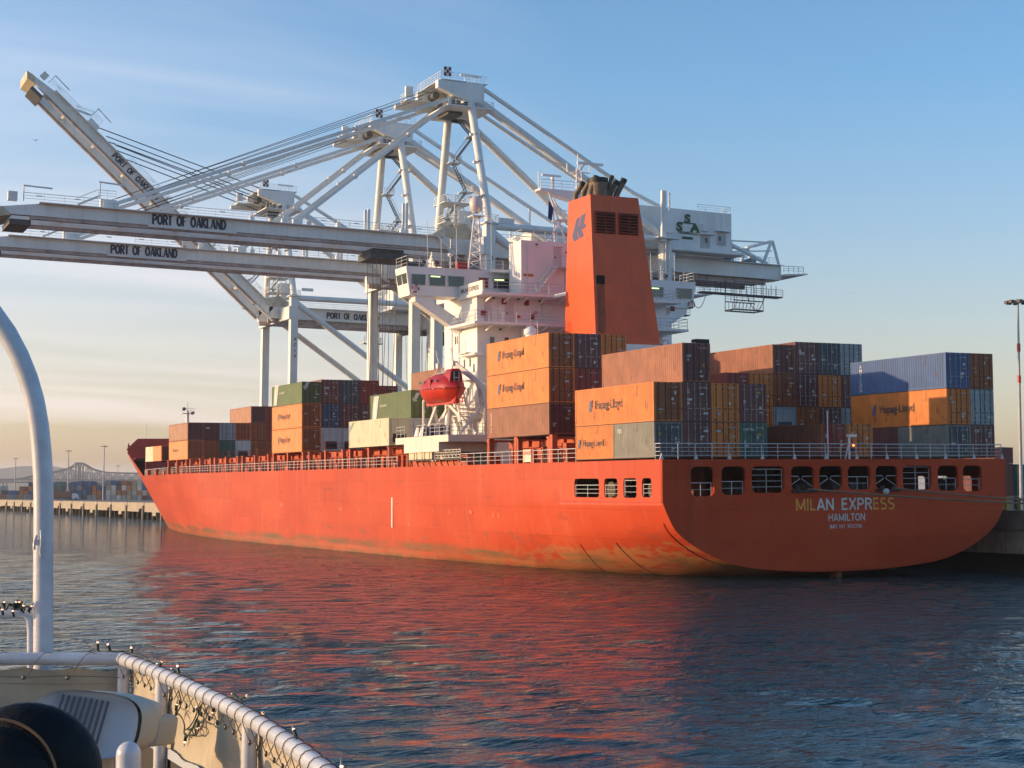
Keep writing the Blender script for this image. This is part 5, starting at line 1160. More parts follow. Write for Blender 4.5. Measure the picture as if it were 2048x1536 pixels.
    t.part('head_gear', MB().box((34.6,Yc-2,64.7),(37,Yc+2,65.15)).box((34.4,Yc-4.4,65.5),(35.6,Yc-3.4,66.3)).tube((36.4,Yc-4.5,65.9),(36.4,Yc+4.5,65.9),.35,8), MACH)
    # fixed girders over the land side
    def girder(x0, x1, y, taper=False, M=None):
        mb = MB(); w = .55
        prof = [(x0,ZG-.1),(x1,ZG),(x1,Z0),(x0,Z0)] if not taper else [(x0,ZG-.9),(x0+6,ZG),(x1,ZG),(x1,ZB),(x0+1.5,ZB),(x0,ZB+.3)]
        mb.prism(prof, (0,y-w,0), (1,0,0), (0,0,1), (0,1,0), 2*w)
        if M: mb.v = [tuple(M @ Vector(p)) for p in mb.v]
        return mb
    def tf(mb, M):
        if M: mb.v = [tuple(M @ Vector(p)) for p in mb.v]
        return mb
    xe_ = 94.5
    for y in (G1, G2):
        t.part('rear_girder', girder(34.6, xe_, y), CRANE)
        t.part('trolley_rail', MB().box((34.6,y+(.35 if y < Yc else -.95),Z0-.9),(92,y+(.95 if y < Yc else -.35),Z0-.02)), CRANER)
    t.part('girder_walkway', MB().rail([(41,G1-.9,ZG),(66,G1-.9,ZG)], 1.1, 2.4, .035, 3).rail([(83.5,G1-.9,ZG),(93.5,G1-.9,ZG)], 1.1, 1.6, .035, 3).box((40,G1-1.3,ZG-.1),(94.5,G1-.56,ZG)), CRANE)
    t.part('girder_end', MB().box((91.5,G1-.6,Z0+.2),(94.5,G2+.6,ZG-.3)).prism([(94.5,Z0+.6),(94.5,Z0+.9),(99.2,Z0+1.3),(99.2,Z0+1.1)], (0,G1-1.6,0), (1,0,0), (0,0,1), (0,1,0), 10.6), CRANE)
    gear = MB().rail([(94.6,G1-1.2,Z0+1.2),(98.6,G1-1.2,Z0+1.3)], 1.1, .9, .04, 3)
    for x, y, s_ in ((85,G1+1,.8),(87.5,G2-2,1.0),(89.6,G1+1.4,.9),(91,G2-1,.7)): gear.box((x,y,ZG),(x+1.4*s_,y+1.2,ZG+1.2*s_)).tube((x,y-.5,ZG+.7),(x,y+1.6,ZG+.7),.5*s_,10)
    t.part('winch_gear', gear, STAIR)
    ef = MB()
    for y in (G1, G2): ef.beam((91.2,y,ZG),(93,y,49.3),.5,.35).beam((94.6,y,ZG-.3),(93.2,y,49.3),.4,.3).beam((82,y,48.6),(93,y,49.0),.22,.22).beam((84,y,46.8),(93,y,47.6),.2,.2).beam((85,y,ZG),(85,y,48.8),.2,.2)
    ef.beam((93,G1,49.2),(93,G2,49.2),.4,.4); t.part('end_frame', ef, CRANE)
    # boom
    M = None; a = 0
    if kind == 'raised': a = R(41.8); hp = Vector((34.3, 0, 43.0)); M = Matrix.Translation(hp) @ Matrix.Rotation(a, 4, 'Y') @ Matrix.Translation(-hp)
    X0 = -31.0
    for y in (G1, G2):
        t.part('boom_girder', girder(X0, 34.0, y, True, M), CRANE)
        t.part('boom_rail', tf(MB().box((X0+4,y-.35,ZB-.45),(34,y+.35,ZB-.003)), M), CRANER)
    cr = MB()
    for x in range(-22, 34, 8): cr.box((x,G1+.55,ZG-1.2),(x+.5,G2-.55,ZG-.5))
    t.part('boom_tie', tf(cr, M), CRANE)
    t.part('boom_nose', tf(MB().prism([(X0-1.3,ZB+.6),(X0,ZG-.9),(X0+.4,ZG-.9),(X0+1.6,ZB-.1),(X0-.2,ZB-.5)], (0,G1-.75,0), (1,0,0), (0,0,1), (0,1,0), 8.9), M), mat('crane_cream', (.60,.52,.38), .6))
    t.part('buffer', tf(MB().box((X0+1.4,G1+.3,ZB-1.2),(X0+4.2,G2-.3,ZB-.5)), M), MACH)
    rl = MB().rail([(X0+3,G1-.9,ZG+.02),(-17.5,G1-.9,ZG+.02)], 1.15, 2.5, .04, 3).rail([(-7,G1-.9,ZG+.02),(33,G1-.9,ZG+.02)], 1.15, 2.5, .04, 3).box((X0+5,G1-1.4,ZG-.12),(33,G1-.56,ZG))
    for i in range(12): x = -26+i*5; rl.box((x-.4,G1-1.0,ZG+.75),(x+.4,G1-.85,ZG+.9))
    t.part('boom_walkway', tf(rl, M), CRANE)
    for y in (G1, G2):
        t.part('stay_lug', tf(MB().box((-17.8,y-.4,ZG),(-15.6,y+.4,ZG+1.3)).tube((-15.7,y-.5,ZG+.7),(-15.7,y+.5,ZG+.7),.42,12), M), CRANE); t.part('stay_lug', tf(MB().box((9.6,y-.35,ZG),(11,y+.35,ZG+.8)), M), CRANE)
    t.part('lug_stair', tf(MB().stairs((-21,G1-.7,ZG+.1),(-18.2,G1-.7,ZG+1.5),.7,6).rail([(-18.2,G1-.9,ZG+1.3),(-15.8,G1-.9,ZG+1.3)], 1.1, 1, .035, 3).beam((-18.0,G1-.9,ZG+1.3),(-18.0,G1-.9,ZG+3.6),.14,.14).beam((-18.2,G1-.9,ZG+3.5),(-14.5,G1-.9,ZG+3.3),.16,.2), M), CRANE)
    t.part('tip_davit', tf(MB().beam((-28,G1-.9,ZG),(-28,G1-.9,ZG+2.2),.12,.12).beam((-28,G1-.9,ZG+2.1),(-24.3,G1-.9,ZG+2.0),.16,.2).box((-30,G1-1,ZG),(-28.8,G1,ZG+1.2)), M), CRANE)
    for x in (3.5, 8.2, 12, 16.5, 26.5): mot = MB(); mot.box((x-.3,G1-.5,ZG),(x+.3,G1+.2,ZG+.75)).tube((x,G1-.2,ZG+.6),(x,G1-.2,ZG+1.2),.12,6); t.part('boom_motor', tf(mot, M), CRANE)
    for x, h in ((20.7,3.1),(26.7,4.6)): mot = MB(); mot.box((x-.2,G1-.3,ZG),(x+.15,G1,ZG+h)).box((x+.35,G1-.3,ZG),(x+.7,G1,ZG+h+.15)); t.part('guide_post', tf(mot, M), CRANE)
    tr = lambda p: (M @ Vector(p)) if M else Vector(p)
    for y, s in ((G1, 1), (G2, -1)):
        if kind != 'raised':
            for xl, zl in ((-15.8, ZG+.8), (10.2, ZG+.5)):
                top = Vector((35.6, y, 67.2)); lo = Vector((xl, y, zl)); m = MB().beam(lo, top, .26, .52)
                for q in (.35, .68): c_ = lo.lerp(top, q); m.sphere(c_, .42, 8, 6)
                t.part('fore_stay', m, CRANE)
            for dz, xa in ((1.6, -16), (2.4, -15.5)): t.part('boom_rope', MB().tube((xa,y+s*.8,ZG+1.2+dz*.2),(32.5,y+s*.8,67+dz*.6),.045,4), ROPE)
        else:
            lo = tr((-15.7, y, ZG+.8)); top = Vector((34, y, 69.0))
            for dz in (0, 1.5, 3.0): t.part('boom_rope', MB().tube(tr((-15.7+dz*1.6, y, ZG+.9)), top-Vector((0,0,dz*.9)), .11, 5), ROPE)
    # name boards
    serif = NAVY
    if kind == 'near': xb0, xb1, tx0, tx1 = -11.4, 1.6, -10.7, -.4
    elif kind == 'mid': xb0, xb1, tx0, tx1 = -11.2, 1.6, -10.6, -.3
    else: xb0, xb1, tx0, tx1 = -12, 2, -10.9, 1.6
    def board(x0, x1, zc, h, txt, M_=None, plate=True):
        yb = G1-.62
        if plate: t.part('name_board', tf(MB().box((x0-.6,yb,zc-h*.80),(x1+1.6,yb+.06,zc+h*.62)), M_), CRANEB)
        q = stroke_text(txt, x0, x1, zc-h/2, zc+h/2, lambda x, z, l: (x, yb-.03-l, z), .21, serif=True)
        t.part('lettering', tf(q, M_), NAVY)
    if kind == 'raised':
        board(-9.8, 2.2, 44.25, 1.2, 'PORT OF OAKLAND', M, False); board(47.0, 58.5, 43.9, 1.25, 'PORT OF OAKLAND', None, False)
    else: board(tx0, tx1, 44.2, 1.4, 'PORT OF OAKLAND')
    t.part('crane_number', text_mb('4' if kind == 'mid' else ('XC10' if kind == 'raised' else '5'), 1.1, (38.2,Yn-.78,41.0), (1,0,0), (0,0,1), bold=.02) if kind != 'raised' else (lambda mb: mb)(sum_mb([text_mb(ch, .9, (38.2,Yn-.78,37.6-i*1.15), (1,0,0), (0,0,1), bold=.02) for i, ch in enumerate('XC10')])), NAVY)
    # trolley with cab
    tx = {'near': 22, 'mid': 42, 'raised': 66}[kind]
    tm = MB().box((tx,G1+1.0,Z0-1.3),(tx+6,G2-1.0,Z0-.3)).box((tx+.5,G1+1.6,Z0-.5),(tx+5.5,G2-1.6,Z0+.3))
    for x in (tx+.6, tx+3, tx+5.3): tm.tube((x,G1+.9,Z0-.9),(x,G2-.9,Z0-.9),.42,10)
    t.part('trolley', tm, MACH)
    cab = t.part('operator_cab', MB().prism([(0,0),(2.6,0),(2.6,2.3),(-.2,2.3)], (tx+6.2,G1+1.4,Z0-3.6), (1,0,0), (0,0,1), (0,1,0), 2.2), MACH)
    t.part('cab_glass', MB().box((tx+6.4,G1+1.36,Z0-3.3),(tx+8.6,G1+1.4,Z0-2.0)), mat('cab_glass', (.03,.12,.11), .1), parent=cab)
    hr = MB(); sp = 14.5 if kind != 'raised' else 20
    for dx in (1.2, 2.1, 3.4, 4.6):
        for y in (Yc-2, Yc+2): hr.tube((tx+dx,y,Z0-1.2),(tx+2.9+(dx-2.9)*.5,y,sp+1.2),.05,4)
    t.part('hoist_rope', hr, ROPE)
    t.part('spreader', MB().box((tx+1.7,Yc-6,sp),(tx+4.1,Yc+6,sp+.5)).box((tx+1.9,Yc-1.5,sp+.5),(tx+3.9,Yc+1.5,sp+1.2)), mat('spreader_yellow', (.4,.28,.05), .6))
    fs = MB()
    for k in range(4):
        xa = tx+8+k*2.2; pts = [(xa+2.0*i/8, Yc-1, Z0-1.0-5.2*(1-((i-4)/4)**2)) for i in range(9)]; fs.path(pts, .05, 4)
    t.part('festoon_cable', fs, ROPE)
    if kind == 'raised': t.part('inspection_basket', MB().rail([(55.2,G1-1,38.6),(59.2,G1-1,38.6),(59.2,G1+1,38.6)], 1.1, 1.3, .05, 3).box((55,G1-1.1,38.4),(59.4,G1+1,38.6)).box((56.2,G1-.6,38.6),(58.4,G1+.4,40)).tube((56,G1,40),(56,G1,41.8),.06,5).tube((58.8,G1,40),(58.8,G1,41.8),.06,5), CRANE)
    # checker cabin and cab access tower next to the waterside far leg
    t.part('access_cabin', MB().box((40.2,Yf-3.4,48.6),(42.8,Yf-.8,51.6)).box((39.8,Yf-3.8,48.4),(43.2,Yf-.4,48.6)), CRANE)
    for yy in (G1, G2): t.part('hinge_bracket', MB().prism([(31,45.2),(33.0,46.6),(36.8,47.4),(40.5,45.2)], (0,yy-.3,0), (1,0,0), (0,0,1), (0,1,0), .6), mat('crane_cream', (.60,.52,.38), .6))
    t.part('hinge_stair', MB().stairs((31.6,G1-1.0,45.2),(35.2,G1-1.0,42.0),.8,8), CRANE)
    # machinery house
    t.part('machinery_house', MB().prism([(60.5,46.0),(82.4,46.0),(82.4,52.3),(60.5,52.3)], (0,Yc-7.6,0), (1,0,0), (0,0,1), (0,1,0), 15.2), CRANE)
    t.part('house_floor', MB().box((60,Yc-8.2,45.55),(84.6,Yc+8,45.98)).box((66.8,Yc-6,45.2),(82,Yc+6,45.5)), CRANE)
    if kind == 'near':
        yh = Yc-7.62
        h = [(74.0,'S',1.6,50.3),(72.5,'S',1.6,48.9),(75.4,'A',1.6,48.9)]
        g = mat('sign_green', (.015,.10,.04), .6)
        mb = MB()
        for x, ch, s_, z in h: q = text_mb(ch, s_*1.15, (x,yh-.03,z-.1), (1,0,0), (0,0,1), bold=.06, sx=1.25); mb.add(q.v, q.f)
        mb.box((72.3,yh-.04,50.0),(75.6,yh-.02,50.2)); mb.box((73.0,yh-.04,47.5),(75.0,yh-.02,47.9)); t.part('company_sign', mb, g)
        t.part('company_sign', text_mb('TERMINALS', .62, (74.0,yh-.03,48.3), (1,0,0), (0,0,1), bold=.03, sx=1.15), g)
        t.part('house_door', MB().box((76.5,yh-.05,46.3),(78.2,yh,48.3)).box((79.6,yh-.05,47.0),(81.3,yh,49.0)), mat('crane_door', (.46,.48,.47), .5))
        t.part('door_canopy', MB().box((76.0,yh-.7,48.45),(78.9,yh,48.55)).box((79.2,yh-.7,49.2),(81.9,yh,49.3)), CRANE)
        t.part('door_window', MB().prism(rrect(77.3,47.2,77.75,48.0,.18), (0,yh-.06,0), (1,0,0), (0,0,1), (0,-1,0), .02).prism(rrect(79.9,47.7,80.35,48.5,.18), (0,yh-.06,0), (1,0,0), (0,0,1), (0,-1,0), .02), MACH)
        t.part('air_unit', MB().box((76.6,yh-.6,49.0),(77.8,yh,50.2)), CRANE)
        t.part('roof_railing', MB().rail([(76,yh+.2,52.3),(82.3,yh+.2,52.3),(82.3,yh+3,52.3)], 1.1, 1.5, .035, 3), CRANE)
        t.part('house_stair', MB().stairs((68.2,yh-.6,48.6),(70.2,yh-.6,46.0),.8,8), CRANE)
        lt = MB().box((67.2,Yn-1.3,46.2),(68.0,Yn-.8,54.2)).box((68.0,Yn-1.4,47.6),(69.2,Yn-.8,51.0)).box((66.2,Yn-1.8,46.6),(70.2,Yn-.8,46.8)); t.part('lift_shaft', lt, CRANE)
        for x in (67.9, 68.6): t.part('lift_mast', MB().box((x,Yn-1.2,20),(x+.16,Yn-.95,54)), CRANE)
        rail_ = MB()
        for z in range(20, 54, 1): rail_.beam((67.9,Yn-1.1,z),(68.7,Yn-1.1,z+.9),.06,.06)
        t.part('lift_lattice', rail_, CRANE)
    # maintenance platforms under the rear girder
    if kind != 'raised':
        mp = MB(); bx0 = 82.0
        for x in range(bx0.__int__(), 95, 1): mp.beam((x,G1+.2,Z0-.9),(x,G1+.2,39.9),.07,.07)
        mp.box((bx0-3,G1-.6,39.7),(94.8,G1+1.2,39.9)).rail([(bx0-3,G1-.6,39.9),(94.8,G1-.6,39.9)], 1.1, 1.4, .04, 3)
        t.part('maintenance_platform', mp, MACH)
        mp = MB(); y0 = G1-3.2; xa, xb, dz = 81.6, 87.2, 1.9
        for x in (xa, xb):
            for y in (y0, y0-2.6): mp.beam((x,y,34.6+dz),(x,y,41.6),.09,.09)
        for y in (y0, y0-2.6): mp.beam((xa,y,34.6+dz),(xb,y,34.6+dz),.22,.22).beam((xa,y,38.0),(xb,y,38.0),.16,.16).beam((xa,y,41),(xb,y,41),.1,.1)
        for x in (xa, xb): mp.beam((x,y0,34.6+dz),(x,y0-2.6,34.6+dz),.2,.2)
        for k in range(8): x = xa+k*.7; mp.beam((x,y0,34.7+dz),(x,y0,38.0),.06,.06); mp.beam((x,y0-2.6,34.7+dz),(x+.7,y0-2.6,38.0),.05,.05)
        mp.rail([(xa,y0,38.1),(xb,y0,38.1)], 1.1, 1.2, .04, 3); t.part('spreader_cage', mp, MACH)
        for x0, x1, dp in ((77.0,80.0,3.0),(88.2,91.5,2.6)): mp = MB(); mp.path([(x0+(x1-x0)*i/8, G1, 39.5-dp*.8*(1-((i-4)/4)**2)) for i in range(9)], .06, 5); t.part('festoon_cable', mp, ROPE)
    t.part('flood_light', MB().box((39.6,Yn-.4,46.9),(42.0,Yn-.1,47.7)) if kind != 'raised' else MB().box((39.6,Yn-.4,47.9),(42.0,Yn-.1,48.5)), CRANE)
    return t
def sum_mb(l):
    m = MB()
    for q in l: m.add(q.v, q.f)
    return m
crane(112.0, 'near', 'nearest tall quay crane, boom low over the ship, green sign on its machinery house')
crane(141.0, 'mid', 'middle quay crane whose level boom shows just below the nearest one')
crane(206.4, 'raised', 'farthest quay crane with its boom raised diagonally to the upper left')
L_ = P(801, 769, 'Y', 205)
# ------------------------------------------------------------------ foreground: rail of the boat the picture is taken from
FGI = FG.inverted()
def fgz(u, v, z): 
    w = CW @ Vector(((u-1024)/FOC, -(v-768)/FOC, -1)); return FGI @ (CAMW+w*(z/w.z))
def fgd(u, v, d): return FGI @ at(u, v, d)
RZ = -.65
PIPEW = mat('boat_white_enamel', (.58,.61,.67), .32, var=.16, scale=12, streak=.35, dirt=(.42,.38,.33), rust=.12, coat=.3)
CANV = mat('canvas_beige', (.44,.39,.30), .9, var=.16, scale=7, bump=.5)
boat = Thing('boat_railing', 'white pipe railing with laced beige canvas panels on the near boat deck', 'railing', (-1.55,6.31,-1.45), FG)
corner = fgz(243, 1318, RZ)
rp = [corner]+[fgz(u, v, RZ) for u, v in ((288,1334),(330,1353),(365,1368),(400,1385),(435,1402),(470,1420),(505,1440),(540,1462),(575,1486),(610,1512),(650,1545),(700,1590))]
boat.part('top_rail', MB().path(rp, .0255, 16), PIPEW)
lp = [Vector((-4.2, corner.y-.09, RZ)), Vector((-2.6, corner.y-.03, RZ)), corner]
boat.part('top_rail', MB().path(lp, .0255, 16).sphere(corner, .027, 12, 8), PIPEW)
def along(s):
    """point at distance s along the right rail"""
    for a, b in zip(rp[:-1], rp[1:]):
        L = (b-a).length
        if s <= L: return a+(b-a)*s/L, (b-a).normalized()
        s -= L
    return rp[-1], (rp[-1]-rp[-2]).normalized()
def s_at_u(u):
    best = min(range(0, 400), key=lambda i: abs(1024+FOC*(along(i*.01)[0].x/along(i*.01)[0].y)-u)); return best*.01
for u in (248, 335, 511, 720):
    p, d = along(s_at_u(u)) if u > 260 else (corner+Vector((.01,0,0)), None)
    boat.part('post', MB().tube((p.x,p.y,RZ),(p.x,p.y,-1.6),.024,16), PIPEW)
boat.part('post', MB().tube((-3.3,corner.y-.06,RZ),(-3.3,corner.y-.06,-1.6),.024,12), PIPEW)
# canvas
def canvas(pts, off, z0, z1, wave):
    mb = MB(); n = len(pts); rows = 9; v = []
    for i, p in enumerate(pts):
        d = (pts[min(i+1, n-1)]-pts[max(i-1, 0)]).normalized(); nr = Vector((d.y, -d.x, 0))*off
        for k in range(rows):
            t = k/(rows-1); z = z0+(z1-z0)*t; w = wave*math.sin(i*1.1+k*.6)*(.3+math.sin(t*3.14)); v.append(p+nr*(1+w)+Vector((0, 0, z-RZ+(.008*math.sin(i*1.9) if k == 0 else 0))))
    mb.add(v, [(i*rows+k, (i+1)*rows+k, (i+1)*rows+k+1, i*rows+k+1) for i in range(n-1) for k in range(rows-1)], True)
    mb.add([q+Vector((0,0,0)) for q in v], [(i*rows+k+1, (i+1)*rows+k+1, (i+1)*rows+k, i*rows+k) for i in range(n-1) for k in range(rows-1)], True) if 0 else None
    return mb
boat.part('canvas_panel', canvas([along(i*.07)[0] for i in range(55)], -.035, RZ-.045, -.96, .25), CANV)
boat.part('canvas_panel', canvas([lp[0]+(lp[2]-lp[0])*i/40 for i in range(41)], -.035, RZ-.045, -1.2, .2), CANV)
HEM = mat('canvas_hem', (.42,.37,.28), .9)
boat.part('canvas_hem', MB().path([along(i*.07)[0]+Vector((.03,.02,-.105)) for i in range(50)], .0022, 5), HEM)
boat.part('canvas_hem', MB().path([lp[0]+(lp[2]-lp[0])*i/10+Vector((0,-.0+.03,-.10)) for i in range(11)], .002, 5), HEM)
LACE = mat('lacing_cord', (.13,.10,.08), .9)
mb = MB(); gm = MB(); s = .06
while s < 3.2:
    p, d = along(s); nr = Vector((-d.y, d.x, 0)); pts = []
    g = p+d*.02+Vector((0,0,-.062))-nr*.0+Vector((-.012,.0,0))
    for k in range(11):
        a = R(-60+k*30); pts.append(p+d*(.045*k/10-.02)+nr*math.cos(a)*.0285*-1+Vector((0,0,math.sin(a)*.0285)))
    mb.path([g]+pts[1:9]+[g+d*.03], .0016, 5); gm.sphere(g, .005, 8, 6, (1,1,1.8)); s += .108
s = -2.4
for x in (-2.45,-2.08,-1.905,-1.73):
    p = Vector((x, corner.y-.03, RZ)); pts = [p+Vector((.10*k/8, -.0285*math.cos(R(-50+k*35)), .0285*math.sin(R(-50+k*35)))) for k in range(8)]
    mb.path([p+Vector((-.02,-.02,-.065))]+pts, .0014, 5); gm.lathe([(.004,0),(.009,0),(.009,.003),(.004,.003)], p+Vector((-.03,-.04,-.068)), 10, Matrix.Rotation(R(90), 3, 'X'))
mb.path([Vector((-3+i*.12, corner.y-.045, RZ-.06-.010*abs(math.sin(i*.9)))) for i in range(13)], .0014, 5)
boat.part('lacing', mb, LACE); boat.part('grommet', gm, mat('grommet_metal', (.10,.09,.08), .4, .7))
boat.part('kick_strip', canvas([along(i*.1)[0] for i in range(38)], -.02, -.915, -.948, 0), mat('kick_white', (.42,.46,.52), .5))
boat.part('deck_shade_panel', canvas([along(i*.1)[0] for i in range(38)], -.03, -.948, -1.46, 0), mat('deck_shade_dark', (.04,.035,.035), .8))  # added dark sheet standing in for the shadow on the deck floor
boat.part('deck_shade_panel', canvas([lp[0]+(lp[2]-lp[0])*i/10 for i in range(11)], -.04, -1.2, -1.46, 0), mat('deck_shade_dark', (.04,.035,.035), .8))
deckm = mat('boat_deck_dark', (.035,.03,.03), .8, var=.3)
single('boat_deck', MB().box((-5,1.0,-1.55),(-.1,7.2,-1.45)), deckm, None, None, frame=FG, kind='structure')
# hoop
d_ = 6.52; hp_ = [(86,1420),(86,1300),(86,1200),(87,1050),(87,1000),(86,950),(83,900),(78,850),(69,800),(56,755),(38,710),(14,665),(-18,620),(-60,580),(-110,552),(-180,530),(-300,515),(-420,520),(-560,545),(-640,600),(-690,700),(-700,900),(-700,1400)]
hoop = Thing('pipe_hoop', 'thick white bent pipe hoop rising behind the railing at the left edge', 'pipe hoop', fgd(86, 1420, d_), FG)
hoop.part('hoop_pipe', MB().path([fgd(u, v, d_) for u, v in hp_], .0405, 24), PIPEW)
mb = MB().path([fgd(-400,1229,d_), fgd(30,1229,d_), fgd(50,1230,d_), fgd(60,1240,d_), fgd(62,1262,d_), fgd(62,1345,d_)], .0165, 12).tube(fgd(50,1229,d_), fgd(75,1230,d_), .0165, 10); hoop.part('cross_pipe', mb, PIPEW)
c0 = fgd(79,1085,d_-.05); mb = MB().path([c0+Vector((.006,0,.045)), c0+Vector((.009,-.01,.05)), c0+Vector((.012,-.012,.02)), c0+Vector((.010,-.012,-.04)), c0+Vector((.012,-.006,-.055))], .006, 8)
mb.path([c0+Vector((-.012,0,.03)), c0+Vector((-.018,-.01,.0)), c0+Vector((-.018,-.01,-.03))], .006, 8).box(c0+Vector((-.015,-.0,-.012)), c0+Vector((.012,.03,.012))); hoop.part('cleat', mb, PIPEW)
# ribbed white housing on the deck
o = fgd(168,1450,5.0); ax = Vector((1,.18,-.10)).normalized(); ay = Vector((.10,.25,1)).normalized(); az = ax.cross(ay).normalized()
hs = Thing('vent_housing', 'rounded white plastic housing with slanted louvre slots standing in the deck corner', 'vent', (o.x,o.y,-1.45), FG)
def sup(a, b, n=40, e=3.0): return [(a*abs(math.cos(t))**(2/e)*(1 if math.cos(t) > 0 else -1), b*abs(math.sin(t))**(2/e)*(1 if math.sin(t) > 0 else -1)) for t in [2*math.pi*i/n for i in range(n)]]
HW = mat('housing_white', (.52,.56,.62), .35, var=.06, scale=6); HB = mat('housing_beige', (.50,.46,.38), .5, var=.1)
v = []; n = 40; f = []
prof = [(.0,-.012),(.5,-.012),(.86,-.009),(.95,0),(1,.012),(1.0,.03)]
for k, (s_, dz) in enumerate(prof): v += [o+ax*x*s_+ay*y*s_-az*(-dz) for x, y in sup(.165,.105)]
mb = MB().add(v, [(k*n+i, k*n+(i+1) % n, (k+1)*n+(i+1) % n, (k+1)*n+i) for k in range(len(prof)-1) for i in range(n)], True); hs.part('front_cover', mb, HW)
back = -az if (-az).y < 0 else az
back = Vector((.45,.85,-.05)).normalized()
v = []
for s_, dd in ((1,.02),(.97,.10),(.75,.20),(.0,.20)): v += [o+ax*x*s_+ay*y*s_+back*dd for x, y in sup(.163,.103)]
hs.part('rear_body', MB().add(v, [(k*n+i, (k+1)*n+i, (k+1)*n+(i+1) % n, k*n+(i+1) % n) for k in range(3) for i in range(n)], True), HB)
mb = MB(); q0 = o+back*.13+ax*.10-ay*.02; mb.prism(sup(.05,.05,20,5), q0, ax, ay, back, .09); hs.part('side_box', mb, HB)
hs.part('foot_stand', MB().tube(o+back*.1-ay*.08, Vector(((o+back*.1).x,(o+back*.1).y,-1.45)), .04, 12), HB)
fz = -az*0
sl = MB(); fr = (CAMW-CAMW)
for i in range(9):
    c_ = o+ax*(-.078+i*.0175)+ay*(.085-.0012*i)
    e_ = c_-ay*(.12+.006*i)-ax*.017
    nrm = -az if az.y > 0 else az
    sl.beam(c_+nrm*.0135, e_+nrm*.0135, .0085, .004, up=nrm); sl.sphere(c_+nrm*.0125, .0046, 8, 6)
hs.part('louvre_slot', sl, mat('slot_shadow_grey', (.09,.10,.12), .6))
# black padded seat back
sc_ = fgd(52, 1548, 2.7); seat = Thing('seat_back', 'black padded seat back with tan piping close to the camera', 'seat', (sc_.x,sc_.y,-1.45), FG)
LEA = mat('black_leather', (.008,.008,.010), .5, var=.2, scale=20, bump=.3, spec=.2)
seat.part('shell', MB().sphere(sc_, .13, 28, 18, (1,.55,.93)), LEA)
pc = sc_+Vector((-.028,-.045,-.012)); seat.part('cushion', MB().sphere(pc, .10, 28, 18, (1.0,.55,.98)), LEA)
pp = [sc_+Vector((-.03,-.035,-.008))+Vector((math.cos(t)*.101, -.026, math.sin(t)*.108)) for t in [R(-20+i*8) for i in range(28)]]
seat.part('piping', MB().path(pp, .0026, 8), mat('tan_piping', (.30,.15,.06), .5))
seat.part('pedestal', MB().tube((sc_.x,sc_.y,-1.45),(sc_.x,sc_.y,sc_.z-.05),.03,12), STEELD)
b0 = fgd(257, 1508, 4.6); single('capped_post', MB().tube((b0.x+.01,b0.y,-1.45),(b0.x,b0.y,b0.z),.036,16).sphere(b0, .036, 16, 10), PIPEW, 'short white round-topped post beside the housing on the boat deck', 'post', (b0.x,b0.y,-1.45), FG)
# string lights
GW = mat('green_cable', (.012,.03,.022), .6); BG = mat('bulb_glow', (1,.55,.35), .3, emit=((1.0,.45,.25), 2.2)); BC = mat('bulb_clear', (.30,.33,.36), .2, var=0)
def strings(name, label, bulbs, wires, loc):
    t = Thing(name, label, 'string lights', loc, FG); w = MB()
    for pts in wires: w.path(pts, .0026, 6)
    t.part('cable', w, GW)
    for tip, base in bulbs:
        d = (tip-base).normalized(); s_ = base+(tip-base)*.62
        t.part('bulb_socket', MB().tube(base, s_, .0052, 8, .006), GW); q = t.part('bulb', MB().sphere(s_+d*.007, .0042, 8, 6), BG); t.part('bulb_tip', MB().tube(s_+d*.008, s_+d*.028, .004, 8, .0008), BC, parent=q)
def dep(u): return along(s_at_u(max(250, u)))[0].y if u > 250 else corner.y
def q(u, v, e=0): return fgd(u, v, dep(u)+e)
def smooth(l, n=5): 
    o_ = []
    for i in range(len(l)-1):
        p0, p1, p2, p3 = l[max(i-1,0)], l[i], l[i+1], l[min(i+2, len(l)-1)]
        for k in range(n): t = k/n; o_.append(.5*(2*p1+(p2-p0)*t+(2*p0-5*p1+4*p2-p3)*t*t+(3*p1-p0-3*p2+p3)*t**3))
    return o_+[l[-1]]
bulbs = [(q(u,v,-.03), q(a,b,-.03)) for u, v, a, b in ((195,1280,196,1300),(214,1285,221,1302),(262,1293,264,1307),(325,1320,320,1331),(313,1327,318,1336),(354,1329,358,1346),(341,1336,350,1345),(433,1384,420,1394),(460,1385,476,1397),(501,1388,480,1398),(354,1405,352,1420),(351,1436,354,1420),(391,1413,398,1424),(425,1428,429,1412),(396,1459,397,1443),(369,1488,372,1470),(345,1362,354,1369),(527,1424,522,1432),(586,1456,592,1472),(683,1532,684,1550),(332,1345,345,1347))]
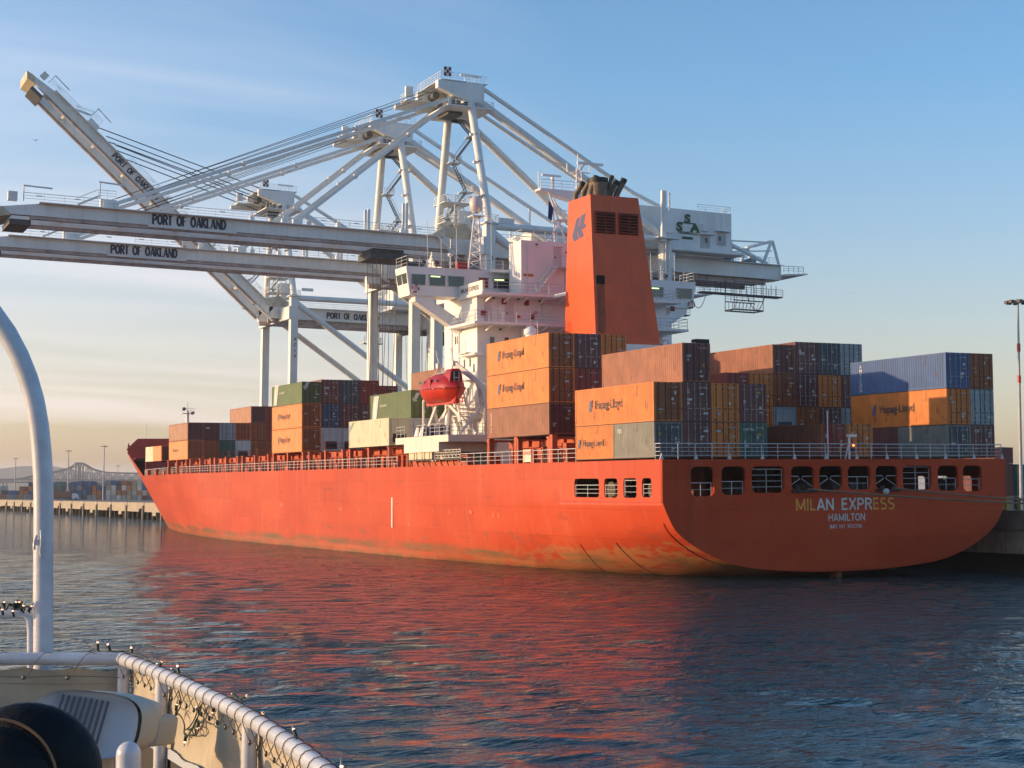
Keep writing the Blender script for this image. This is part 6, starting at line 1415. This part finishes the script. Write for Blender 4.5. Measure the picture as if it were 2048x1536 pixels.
W_ = [[(176,1303),(188,1299),(196,1300),(200,1303)],[(214,1302),(221,1302),(235,1304),(250,1303),(264,1307),(285,1312),(300,1322),(318,1335)],[(318,1335),(335,1345),(350,1346),(358,1347),(372,1349),(382,1358)],[(350,1346),(355,1360),(357,1380),(362,1402),(360,1415),(354,1425)],[(354,1425),(364,1436),(369,1452),(368,1466),(374,1475)],[(374,1475),(385,1455),(392,1440),(400,1425),(404,1408),(415,1396),(425,1390)],[(404,1408),(396,1420),(388,1440),(378,1455),(368,1462),(375,1470),(390,1468),(388,1456),(376,1460)],[(398,1425),(392,1445),(384,1462),(392,1470),(397,1458),(388,1450)],[(425,1412),(432,1402),(445,1395),(462,1394),(476,1397),(484,1404)],[(400,1430),(408,1436),(404,1446),(396,1440)],[(522,1432),(515,1436)],[(592,1472),(594,1482)]]
strings('string_lights', 'dark green string of small glowing lights tangled around the right part of the railing', bulbs, [smooth([q(u, v, -.035-.01*((i*7) % 3)) for i, (u, v) in enumerate(l)]) for l in W_], corner)
rng = random.Random(9); pts = [fgd(-40+i*3.2+rng.uniform(-3,3), 1213+rng.uniform(-8,8)+(6 if i > 26 else 0), d_-.03) for i in range(34)]
bl = [(fgd(u, v, d_-.04), fgd(u+du, v+14, d_-.03)) for u, v, du in ((8,1201,1),(33,1201,-4),(39,1201,-2),(48,1208,-6),(65,1209,-8),(25,1219,3),(4,1216,2),(-20,1205,0))]
strings('string_lights', 'heap of green string lights lying on the cross pipe at the left edge', bl, [smooth(pts, 3), smooth([fgd(20+rng.uniform(0,25), 1210+rng.uniform(-9,10), d_-.03) for i in range(14)], 4)], fgd(20,1215,d_))
# ------------------------------------------------------------------ haze
def haze():
    m = bpy.data.materials.new('haze'); m.use_nodes = True; nt = m.node_tree; nt.nodes.clear(); o = nt.nodes.new('ShaderNodeOutputMaterial'); v = nt.nodes.new('ShaderNodeVolumePrincipled')
    v.inputs['Color'].default_value = (.86,.90,.95,1); v.inputs['Density'].default_value = 0.00013; v.inputs['Anisotropy'].default_value = .3; nt.links.new(v.outputs[0], o.inputs['Volume'])
    single('haze', MB().box((-8200,-8200,-10),(8200,8200,150)), m, None, None, kind='stuff')
if HAZE: haze()
